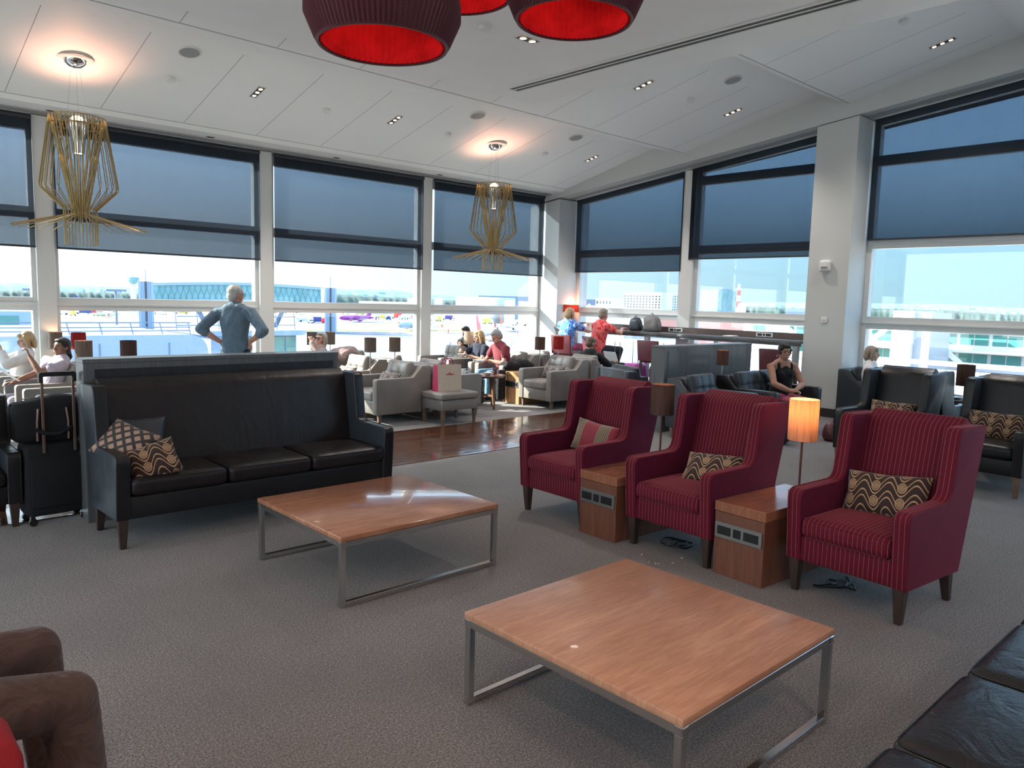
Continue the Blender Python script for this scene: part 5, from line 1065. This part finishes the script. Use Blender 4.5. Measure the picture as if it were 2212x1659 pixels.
def hardcase(label, x, y, w, d, h, mat, rz=0, grp='cabin cases by the bar stools'):
    th = thing('suitcase', label, 'suitcase', (x, y, 0), rz, grp); b = NB(); box(b, -w/2, w/2, -d/2, d/2, .05, h, .05, 4); obj('shell', b, mat, th, 60)
    b = NB()
    for k in range(4): box(b, -w/2+.05+k*w*.22, -w/2+.07+k*w*.22, -d/2-.006, d/2+.006, .10, h-.05)
    obj('ribs', b, mat, th)
    for sx in (-1, 1):
        for sy in (-1, 1): b = NB(); lathe(b, [(0, -.012), (.024, -.012), (.024, .012), (0, .012)], 12, T(sx*(w/2-.05), sy*(d/2-.03), .026) @ RX(90)); obj('wheel', b, 'plastic_black', th)
    b = NB(); tube(b, [(-.06, 0, h), (-.06, 0, h+.38), (.06, 0, h+.38), (.06, 0, h)], .007, 6); obj('pull_handle', b, 'chrome', th); return th
simple('case_pink', (.62, .10, .50), .35)
hardcase('bright pink hard cabin case by the bar stools', 10.80, 8.42, .26, .36, .57, 'case_pink', R(90)); hardcase('black cabin case left of the pink one', 10.85, 8.88, .24, .34, .54, 'nylon_black', R(90)); h3 = hardcase('purple pink hard case behind the empty stool legs', 11.18, 8.16, .24, .3, .56, 'case_pink', R(90))
# ------------------------------------------------------------------ people
def blob(bm, pts, rad, seg=12):
    """capsule chain: pts, radii (float or (rx, ry)); flattened along the given side vector when a tuple (rx, ry, side)"""
    pts = [Vector(p) for p in pts]; n = len(pts); P2, R2 = [], []
    d0 = (pts[1]-pts[0]).normalized(); d1 = (pts[-1]-pts[-2]).normalized()
    def rr(q): return (q, q) if not isinstance(q, tuple) else q
    for k in (3, 2, 1): a = k*PI/8; r = rr(rad[0]); m_ = min(r[0], r[1]); P2.append(pts[0]-d0*m_*math.sin(a)); R2.append((r[0]*math.cos(a), r[1]*math.cos(a)))
    for p, r in zip(pts, rad): P2.append(p); R2.append(rr(r)[:2])
    for k in (1, 2, 3): a = k*PI/8; r = rr(rad[-1]); m_ = min(r[0], r[1]); P2.append(pts[-1]+d1*m_*math.sin(a)); R2.append((r[0]*math.cos(a), r[1]*math.cos(a)))
    t = NB(); rings = []; N_ = len(P2); side = blob.side
    for i, p in enumerate(P2):
        d = (P2[min(i+1, N_-1)]-P2[max(i-1, 0)]).normalized()
        s = (side - d*side.dot(d)); s = s.normalized() if s.length > .05 else d.orthogonal().normalized(); w = d.cross(s)
        rings.append([t.verts.new(p + s*math.cos(k*2*PI/seg)*R2[i][0] + w*math.sin(k*2*PI/seg)*R2[i][1]) for k in range(seg)])
    for A, B in zip(rings, rings[1:]):
        for k in range(seg): t.faces.new((A[k], A[(k+1) % seg], B[(k+1) % seg], B[k]))
    t.faces.new(rings[0][::-1]); t.faces.new(rings[-1]); bmesh.ops.recalc_face_normals(t, faces=t.faces)
    return merge(bm, t)
blob.side = Vector((1, 0, 0))
def ell(bm, c, r, M3=None, sub=3):
    t = NB(); bmesh.ops.create_icosphere(t, subdivisions=sub, radius=1)
    for v in t.verts: v.co = Vector((v.co.x*r[0], v.co.y*r[1], v.co.z*r[2])); v.co = (M3 @ v.co if M3 else v.co) + Vector(c)
    return merge(bm, t)
def skinobj(name, bm, mat, parent, vox=.010, sm=4):
    o = obj(name, bm, mat, parent, 180); r = o.modifiers.new('remesh', 'REMESH'); r.mode = 'VOXEL'; r.voxel_size = vox; r.use_smooth_shade = True
    s = o.modifiers.new('smooth', 'SMOOTH'); s.factor = .5; s.iterations = sm; return o
def ik(a, b, la, lb, pole):
    d = b-a; L = min(d.length, (la+lb)*.995); dn = d.normalized(); x = (la*la-lb*lb+L*L)/(2*L); h = math.sqrt(max(0, la*la-x*x)); p = (pole - dn*pole.dot(dn)); p = p.normalized() if p.length > 1e-4 else dn.orthogonal()
    return a+dn*x+p*h, a+dn*L
def hand(bm, w, d, palm, size=1.0, curl=.5, thumb_side=1):
    """hand from the wrist w along d; palm = palm normal; five separate fingers"""
    d = d.normalized(); palm = (palm-d*palm.dot(d)).normalized(); s = d.cross(palm)*thumb_side; k = size; sv = blob.side
    blob.side = s; blob(bm, [w, w+d*.04*k, w+d*.085*k], [(.026*k, .017*k), (.036*k, .014*k), (.038*k, .012*k)], 10)
    blob.side = Vector((.3, .2, 1))
    for i, (off, L) in enumerate(((.029, .070), (.010, .080), (-.010, .074), (-.029, .058))):
        b = w+d*.085*k+s*off*k; c = curl*(1+.12*i)
        p1 = b + (d*math.cos(c*.6)+palm*math.sin(c*.6))*L*.45*k; p2 = p1 + (d*math.cos(c*1.5)+palm*math.sin(c*1.5))*L*.32*k; p3 = p2 + (d*math.cos(c*2.3)+palm*math.sin(c*2.3))*L*.25*k
        blob(bm, [b-d*.02*k, b, p1, p2, p3], [.0085*k, .009*k, .0085*k, .0078*k, .0068*k], 8)
    t0 = w+d*.025*k+s*.026*k; t1 = t0+(d*.6+s*.8).normalized()*.036*k; t2 = t1+(d*.9+s*.3+palm*.35).normalized()*.030*k; t3 = t2+(d*.95+palm*.4).normalized()*.022*k
    blob(bm, [t0, t1, t2, t3], [.014*k, .0115*k, .010*k, .0085*k], 8); blob.side = sv
def person(name_label, base, face, o):
    """base: point under the pelvis (x, y, seat/hip z); face: degrees the body faces; o: options"""
    g = o.get; F = Vector((math.cos(R(face)), math.sin(R(face)), 0)); Rt = Vector((F.y, -F.x, 0)); U = Vector((0, 0, 1)); k = g('k', .95)
    th = thing('person', name_label, 'person', (base[0], base[1], 0)); org = Vector((base[0], base[1], 0)); blob.side = Rt
    pel = Vector(base) - org; lean = g('lean', 0); sit = g('sit', True)
    hip = pel + U*(.09*k if sit else 0)
    ax = (U*math.cos(R(lean)) + F*math.sin(R(lean)) + Rt*math.sin(R(g('side', 0)))).normalized()
    bend = (U*math.cos(R(lean*1.25)) + F*math.sin(R(lean*1.25)) + Rt*math.sin(R(g('side', 0)*1.2))).normalized()
    waist = hip+ax*.16*k; chest = waist+ax*.15*k; sh = chest+bend*.15*k; neck = sh+bend*.06*k
    hd = neck + (bend*.6+U*.4).normalized()*.115*k + F*g('hfwd', .02)
    hf = face+g('turn', 0); HF = Vector((math.cos(R(hf)), math.sin(R(hf)), 0)); pit = R(g('nod', 0)); HD = (HF*math.cos(pit)-U*math.sin(pit)); HU = (U*math.cos(pit)+HF*math.sin(pit)); HR = HD.cross(HU)
    M3 = Matrix((HR, HD, HU)).transposed(); H = lambda x, y, z: hd + HR*x*k + HD*y*k + HU*z*k
    sw = g('sw', .185)*k; skin = g('skin', 'skin_fair'); fem = g('fem', False); fat = g('fat', 1.0)
    body = NB(); top = NB(); leg = NB(); sh_ = NB()
    tor = [(.155*k*fat, .115*k*fat), (.135*k*fat, .105*k*fat), (.165*k*fat, .115*k), (.155*k, .085*k)]
    blob(body, [hip, waist, chest, sh], tor, 18); blob(body, [sh-ax*.02, neck, neck+(hd-neck)*.5], [.062*k, .054*k, .056*k], 14)
    # head with face
    ell(body, H(0, .0, .025), (.074*k, .092*k, .098*k), M3); ell(body, H(0, .028, -.055), (.056*k, .062*k, .062*k), M3); ell(body, H(0, .066, -.088), (.026*k, .022*k, .020*k), M3, 2)
    blob.side = HR; blob(body, [H(0, .086, .018), H(0, .106, -.018), H(0, .100, -.026)], [.009*k, .0135*k, .014*k], 8); ell(body, H(0, .083, .035), (.050*k, .016*k, .010*k), M3, 2); ell(body, H(0, .088, -.052), (.024*k, .014*k, .011*k), M3, 2)
    for s in (-1, 1): ell(body, H(s*.074, -.008, -.005), (.010*k, .021*k, .032*k), M3, 2); ell(body, H(s*.045, .055, -.028), (.022*k, .022*k, .022*k), M3, 2)
    blob.side = Rt
    # arms
    hands = g('hands', [None, None]); cl = .014; long_ = g('sleeve', .3)
    for i, s in enumerate((-1, 1)):
        S_ = sh + Rt*s*sw - ax*.035*k; tgt = hands[i]
        if tgt is None: tgt = (S_ + Rt*s*.05 - U*.33*k + F*.28*k, None)
        T_ = Vector(tgt[0]) - (org if tgt[1] != 'local' else Vector()); pole = tgt[2] if len(tgt) > 2 else (-U*.8+Rt*s*.5-F*.4)
        E_, W_ = ik(S_, T_, .285*k, .255*k, Vector(pole)); am = g('arm', 1.0)
        blob(body, [sh+Rt*s*sw*.5-ax*.015, S_, (S_+E_)/2, E_], [.062*k, .056*k*am, .046*k*am, .040*k*am], 12); blob(body, [E_, E_+(W_-E_)*.35, W_], [.040*k*am, .041*k*am, .026*k], 12)
        hdv = Vector(tgt[3]) if len(tgt) > 3 else (W_-E_); pv = Vector(tgt[4]) if len(tgt) > 4 else (-U); hand(body, W_, hdv, pv, k*1.0, tgt[5] if len(tgt) > 5 else .5, tgt[6] if len(tgt) > 6 else s)
        if not g('tank'):
            blob(top, [sh+Rt*s*sw*.5-ax*.015, S_, (S_+E_)/2] + ([E_] if long_ > .5 else []), [.070*k+cl*.3, .062*k*am+cl, .055*k*am+cl] + ([.047*k*am+cl] if long_ > .5 else []), 14)
            if long_ > .9: blob(top, [E_, W_-(W_-E_)*.12], [.048*k*am+cl, .036*k+cl], 14)
            elif long_ > .55: blob(top, [E_, E_+(W_-E_)*.25], [.048*k*am+cl, .047*k*am+cl], 14)
    if g('tank'):
        blob(top, [hip+ax*.03, waist, chest+ax*.02], [(a+cl, b+cl) for a, b in tor[:2]]+[(tor[2][0]+.008, tor[2][1]+cl)], 18); blob(top, [chest, chest+bend*.075*k], [(.15*k, .118*k), (.105*k, .112*k)], 16)
        for s in (-1, 1): blob(top, [chest+Rt*s*.10*k, sh+Rt*s*.098*k+bend*.012*k], [(.034, .122*k), (.026, .088*k)], 12)
    else: blob(top, [hip-(U*.02), waist, chest, sh], [(a+cl*1.3, b+cl*1.3) for a, b in tor[:3]]+[(tor[3][0]+cl, tor[3][1]+cl)], 18); 
    if g('collar'): blob(top, [sh+bend*.03, neck-bend*.005], [.076*k, .070*k], 14)
    if fem: 
        for s in (-1, 1): ell(top, chest+F*.085*k+Rt*s*.07*k+ax*.01, (.062*k, .055*k, .06*k), M3, 2)
    # legs
    feet = g('feet'); knees = g('knees'); lp = []
    for i, s in enumerate((-1, 1)):
        h = hip + Rt*s*.088*k - (U*.02 if sit else U*.02)
        if sit:
            kn = (Vector(knees[i])-org) if knees else h + F*.43*k + Rt*s*g('spread', .05) + U*g('kneeup', -.0)
            ft = (Vector(feet[i])-org) if feet else Vector((kn.x, kn.y, 0)) + F*g('footf', .02) + U*.075
        else: kn = h - U*.43*k + F*.015; ft = Vector((h.x, h.y, .075)) - F*.02 + Rt*s*.02
        blob(body, [h, (h+kn)/2, kn], [.078*k, .064*k, .052*k], 12); blob(body, [kn, kn+(ft-kn)*.3, ft], [.050*k, .050*k, .032*k], 12)
        blob(leg, [hip+Rt*s*.06*k, h, (h+kn)/2, kn], [.10*k*fat, .094*k*fat, .080*k, .066*k], 14); blob(leg, [kn, kn+(ft-kn)*.35, kn+(ft-kn)*.94], [.066*k, .062*k, .055*k], 14)
        blob(body, [ft, ft+F*.10-U*.03], [.034*k, .028*k], 10); blob(sh_, [ft-F*.05-U*.030, ft+F*.06-U*.035, ft+F*.16-U*.045], [(.040, .040), (.044, .036), (.036, .026)], 12); lp.append((h, kn, ft))
    blob(leg, [hip-ax*.0, hip+ax*.06*k], [(.158*k*fat+cl*.5, .118*k*fat+cl*.5), (.150*k*fat, .112*k*fat)], 18)
    skinobj('body', body, skin, th, .0072, 3)
    skinobj('shirt' if g('top', '') else 'top', top, g('top', 'white_cotton'), th, .010, 4)
    skinobj('trousers', leg, g('leg', 'trouser_navy'), th, .012, 5); skinobj('shoes', sh_, g('shoe', 'shoe_black'), th, .009, 3)
    # hair
    hb = NB(); st = g('hair', 'short'); hm = g('hmat', 'hair_grey')
    if st in ('short', 'thin'):
        ell(hb, H(0, -.014, .038), (.080*k, .092*k, .092*k), M3); ell(hb, H(0, -.040, -.01), (.074*k, .062*k, .075*k), M3)
        if st == 'short': ell(hb, H(0, .045, .092), (.058*k, .045*k, .028*k), M3, 2)
    if st in ('bob', 'long', 'pony', 'fringe', 'mop'):
        ell(hb, H(0, -.016, .040), (.086*k, .098*k, .094*k), M3); ell(hb, H(0, .05, .085), (.064*k, .045*k, .030*k), M3, 2)
        if st in ('bob', 'fringe', 'long'):
            L = -.12 if st != 'long' else -.34
            blob.side = HR
            for s in (-1, 1):
                blob(hb, [H(s*.072, .012, .05), H(s*.086, .0, -.03), H(s*.082, .0, -.09 if st != 'long' else -.16)] + ([H(s*.085, .03, L)] if st == 'long' else []), [.030*k, .030*k, .026*k] + ([.022*k] if st == 'long' else []), 10)
            blob(hb, [H(0, -.07, .03), H(0, -.078, -.05), H(0, -.065, L*.9 if st == 'long' else -.10)], [(.078*k, .045*k), (.082*k, .042*k), (.074*k, .032*k)], 14)
        if st == 'fringe': ell(hb, H(0, .072, .058), (.062*k, .024*k, .032*k), M3, 2)
        if st == 'pony': ell(hb, H(0, -.09, -.055), (.035*k, .035*k, .035*k), M3, 2); blob(hb, [H(0, -.095, -.06), H(.01, -.12, -.11), H(.02, -.10, -.18)], [.028*k, .034*k, .018*k], 10); ell(hb, H(0, -.045, -.02), (.077*k, .055*k, .07*k), M3)
        if st == 'mop':
            rn = random.Random(4)
            for q in range(22): a = rn.uniform(-2.6, 2.6); z = rn.uniform(-.03, .12); rr_ = .078*math.sqrt(max(.1, 1-((z-.03)/.12)**2)); ell(hb, H(rr_*math.sin(a), -rr_*math.cos(a)*1.1+.004, z), (.026*k, .026*k, .026*k), M3, 1)
        blob.side = Rt
    skinobj('hair', hb, hm, th, .008, 2)
    # eyes, lips
    e = NB()
    for s in (-1, 1): ell(e, H(s*.030, .0865, .012), (.011*k, .006*k, .0055*k), M3, 2)
    obj('eyes', e, 'plastic_black', th, 180); e = NB(); ell(e, H(0, .101, -.053), (.021*k, .006*k, .0055*k), M3, 2); obj('lips', e, 'skin_red', th, 180)
    if g('glasses'):
        e = NB()
        for s in (-1, 1):
            tube(e, [H(s*.031+.022*math.cos(a*PI/8), .104, .010+.016*math.sin(a*PI/8)) for a in range(16)], .0022, 5, cyc=True); tube(e, [H(s*.053, .103, .012), H(s*.078, .05, .014), H(s*.080, -.01, .010)], .002, 5)
            if g('glasses') == 'sun': lathe(e, [(0, 0), (.021, 0)], 14, Matrix.Translation(H(s*.031, .104, .010)) @ M3.to_4x4() @ RX(90))
        tube(e, [H(-.01, .106, .016), H(.01, .106, .016)], .002, 5); obj('glasses', e, 'plastic_black', th, 60)
    th['_'] = 0; del th['_']
    return th, dict(H=H, F=F, Rt=Rt, U=U, hip=hip+org, sh=sh+org, org=org, lp=lp)
U_ = Vector((0, 0, 1))
# 1 man standing, hands on hips, seen from behind
bx0, by0 = 3.92, 9.30; Fm = Vector((math.cos(R(40)), math.sin(R(40)), 0)); Rm = Vector((Fm.y, -Fm.x, 0)); hz = .93
def P(b, f, r, z, F=None, Rr=None): return Vector((b[0], b[1], 0)) + F*f + Rr*r + U_*z
person('man in denim shirt standing with hands on hips, looking out of the window', (bx0, by0, hz), 40, dict(sit=False, k=1.05, lean=-1, turn=-30, nod=6, sleeve=.6, top='denim_shirt', leg='trouser_navy', collar=1, hair='thin', hmat='hair_white', skin='skin_red', glasses=1, sw=.20, fat=1.0,
    hands=[(P((bx0, by0), -.02, -.20, 1.02, Fm, Rm), None, -Rm*1-Fm*.35, Rm*.8+Fm*.5-U_*.3, -Rm, .5), (P((bx0, by0), -.02, .20, 1.02, Fm, Rm), None, Rm*1-Fm*.35, -Rm*.5+Fm*.7-U_*.5, Rm, .5)]))
def seated(label, x, y, z, face, **o):
    F = Vector((math.cos(R(face)), math.sin(R(face)), 0)); Rr = Vector((F.y, -F.x, 0)); q = lambda f, r, zz: Vector((x, y, 0))+F*f+Rr*r+U_*zz
    h = o.get('hands')
    if h: o['hands'] = [None if a is None else ((q(*a[0]), None) + tuple((F*v[0]+Rr*v[1]+U_*v[2]) if isinstance(v, tuple) else v for v in a[1:])) for a in h]
    for kk in ('knees', 'feet'):
        if kk in o: o[kk] = [q(*a) for a in o[kk]]
    o.setdefault('k', .89); return person(label, (x, y, z), face, o), q
SZ = .365; D_ = (-.5, 0, -.8)
# 2 woman in white with red phone
(pw, _), q = seated('woman in white blouse holding up a red phone, by the left window', 1.84, 10.70, SZ-.01, 180, lean=-12, turn=-8, nod=16, hair='bob', hmat='hair_blonde', top='white_cotton', leg='white_cotton', sleeve=1.0, fem=1, glasses=1, skin='skin_fair', hands=[((.16, -.05, .86), (-.3, -.8, -.6), (.15, .25, .9), (1, 0, 0), .7), ((.16, .07, .86), (-.3, .8, -.6), (.15, -.25, .9), (1, 0, 0), .7)])
m = bx(-.006, .006, -.037, .037, -.07, .07, .005); o = obj('phone', m, 'plane_red', None, 40); c = q(.245, .01, .955); o.location = c; o.rotation_euler = (0, R(18), R(188)); tag(o, 'red phone held by the woman in white', 'phone')
# 3 woman in lilac with raised pointing hand
(pw, _), q = seated('woman in lilac t-shirt with dark ponytail raising one finger', 1.98, 9.78, SZ-.03, 182, lean=-16, turn=22, nod=-6, hair='pony', hmat='hair_dark', top='lilac_cotton', leg='lilac_cotton', sleeve=.4, fem=1, skin='skin_brown', fat=1.1, hands=[((.17, .06, .86), (.1, -.6, -1), (.25, .1, 1), (1, .3, 0), .9), ((.34, .14, .56), (-.3, .7, -.5), (1, -.3, 0), (0, 0, -1), .6)])
m = NB()
for s in (-1, 1): prism(m, [(0, 0), (s*.20, .03), (s*.21, .30), (0, .27)], -.002, .002, 'y')
o = obj('newspaper', m, 'paper', None, 0, q(.30, .0, .60)); o.rotation_euler = (R(-50), 0, R(92)); tag(o, 'open white newspaper on the lap of the woman in lilac', 'newspaper')
# 4 reclining woman with sunglasses
seated('woman with mirrored glasses leaning back with her head on her hand', 5.62, 10.53, SZ-.03, 176, lean=-20, turn=30, nod=-16, side=8, hair='long', hmat='hair_ash', top='grey_scarf', leg='trouser_navy', sleeve=1.0, fem=1, glasses='sun', skin='skin_red', hands=[((.08, -.16, .93), (.2, -.8, -.6), (-.1, .5, .8), (0, 1, 0), 1.1), None])
# 5 person with dark hair behind the lamp
seated('dark haired person seen only by the top of the head, beyond the blonde', 9.02, 10.98, SZ, 185, lean=0, nod=20, hair='short', hmat='hair_dark', top='black_cotton', leg='jeans_dark', skin='skin_tan')
# 6 blonde with bowl
(pw, _), q = seated('long haired blonde woman in navy top eating from a bowl', 8.60, 10.06, SZ-.03, 176, lean=4, turn=-14, nod=8, hair='long', hmat='hair_blonde', top='navy_cotton', leg='jeans_dark', sleeve=.45, fem=1, skin='skin_fair', hands=[((.30, -.06, .66), (-.3, -.8, -.5), (1, .2, .2), (0, 0, 1), .8), ((.34, .10, .72), (-.3, .8, -.5), (.9, -.3, .3), (0, -1, 0), 1.0)])
b = NB(); lathe(b, [(0, 0), (.035, 0), (.072, .045), (.068, .045), (.03, .006), (0, .006)], 28); o = obj('bowl', b, 'ceramic', None, 60, q(.44, -.03, .655)); tag(o, 'white bowl of food held by the blonde woman', 'bowl')
# 7 grey haired man in maroon polo with plate
(pw, _), q = seated('grey haired man in maroon polo shirt and jeans eating from a plate', 8.46, 9.29, SZ+.0, 172, k=.94, lean=14, turn=-12, nod=36, hair='short', hmat='hair_grey', top='maroon_cotton', leg='jeans_blue', sleeve=.4, collar=1, skin='skin_red', fat=1.05, spread=.06, hands=[((.34, -.06, .64), (-.3, -.8, -.5), (1, .2, 0), (0, 0, 1), .8), ((.34, .14, .60), (-.3, .8, -.5), (1, -.3, 0), (0, 0, 1), .8)])
b = NB(); lathe(b, [(0, 0), (.06, 0), (.105, .022), (.10, .022), (.05, .006), (0, .006)], 32); o = obj('plate', b, 'ceramic', None, 60, q(.47, .03, .625)); tag(o, 'white plate held by the man in maroon polo', 'plate')
m = NB(); tube(m, [q(.318+.003*0, .122, .605)+Vector((.0, .033*math.cos(a*PI/8), .033*math.sin(a*PI/8))) for a in range(16)], .008, 6, cyc=True); tag(obj('wristwatch', m, 'plastic_black', None, 60), 'black wristwatch on the man in maroon', 'watch')
# 8, 9 women at the counter
seated('woman in blue and white floral top on a bar stool at the counter', 10.64, 9.96, .70, 8, k=.96, lean=6, turn=-6, nod=6, hair='bob', hmat='hair_blonde', top='floral_blue', leg='pink_cotton', sleeve=.45, fem=1, skin='skin_fair', feet=[(.34, -.12, .34), (.34, .12, .34)], hands=[((.34, -.08, 1.17), (-.2, -.8, -.6), (1, .3, .1), (0, 0, -1), .6), ((.40, .16, 1.19), (-.2, .8, -.6), (1, -.3, .2), (0, 0, -1), .6)])
seated('woman in red patterned top on a bar stool at the counter', 10.66, 9.20, .70, -14, k=.97, lean=8, turn=14, nod=8, hair='short', hmat='hair_ash', top='red_print', leg='trouser_navy', sleeve=.45, fem=1, skin='skin_red', fat=1.08, feet=[(.30, -.10, .34), (.30, .12, .34)], hands=[((.34, -.12, 1.16), (-.2, -.8, -.6), (1, .3, .1), (0, 0, -1), .6), ((.42, .18, 1.16), (-.2, .9, -.5), (1, -.2, .1), (0, 0, -1), .6)])
# 10 reading man in black
(pw, _), q = seated('grey haired person in black jumper reading a paper, behind the pale chair', 9.36, 8.18, SZ-.05, -4, lean=-6, nod=24, hair='short', hmat='hair_brown', top='black_cotton', leg='jeans_dark', sleeve=1.0, glasses=1, skin='skin_tan', hands=[((.34, -.10, .64), (-.2, -.8, -.6), (1, 0, .5), (0, 0, -1), .7), ((.34, .14, .64), (-.2, .8, -.6), (1, 0, .5), (0, 0, -1), .7)])
m = NB(); prism(m, [(-.14, 0), (.14, 0), (.14, .20), (-.14, .20)], -.0015, .0015, 'x'); o = obj('paper_sheet', m, 'paper', None, 0, q(.46, .02, .64)); o.rotation_euler = (0, R(-25), R(-4)); tag(o, 'white paper read by the person in black', 'paper')
# 11 woman in black tank top
(pw, _), q = seated('dark haired woman in black tank top and pink trousers facing the camera', 9.47, 4.95, SZ-.01, -118, k=.95, lean=2, turn=-12, nod=8, hair='mop', hmat='hair_dark', top='black_cotton', leg='pink_cotton', tank=1, fem=1, skin='skin_tan', fat=1.05, arm=1.08, spread=.02, footf=.0, hands=[((.30, -.03, .57), (-.2, -1, -.4), (.4, .8, .1), (0, 0, -1), 1.2), ((.33, .05, .545), (-.2, 1, -.4), (.5, -.7, .1), (0, 0, -1), 1.2)])
H = _['H']; org = _['org']
for s, nm in ((-1, 'a'), (1, 'b')):
    m = NB(); c = H(s*.082, .0, -.065)
    tube(m, [c+Vector((.0, 0, 0))+Vector((.016*math.cos(a*PI/6)*math.cos(R(56)), -.016*math.cos(a*PI/6)*math.sin(R(56)), .024*math.sin(a*PI/6))) for a in range(12)], .0022, 5, cyc=True); o = obj('earring', m, 'chrome_bright', pw, 60)
# 12 woman in white t-shirt, right
seated('woman in white t-shirt with blonde bob, in profile beside the big pillar', 11.12, 4.44, SZ-.02, -78, k=.90, lean=-4, turn=16, nod=2, hair='fringe', hmat='hair_ash', top='white_cotton', leg='jeans_dark', sleeve=.4, fem=1, skin='skin_fair')
# 13 sliver of a person at the right edge
seated('person at the extreme right edge, only the face partly in frame', 9.02, 2.02, SZ+.02, 5, k=.89, lean=2, turn=150, hair='short', hmat='hair_brown', top='black_cotton', leg='jeans_dark', skin='skin_fair')
# 14 seated person at bottom left: only the trousered knees are in frame
(pw, _), q = seated('person in brown trousers sitting at the bottom left, only the knees in view', -.04, 2.35, .50, 2, k=1.12, lean=-8, hair='short', hmat='hair_brown', top='black_cotton', leg='brown_cotton', skin='skin_fair', fat=1.0, knees=[(.50, -.21, .53), (.495, .16, .53)], feet=[(.54, -.21, .075), (.54, .16, .075)])
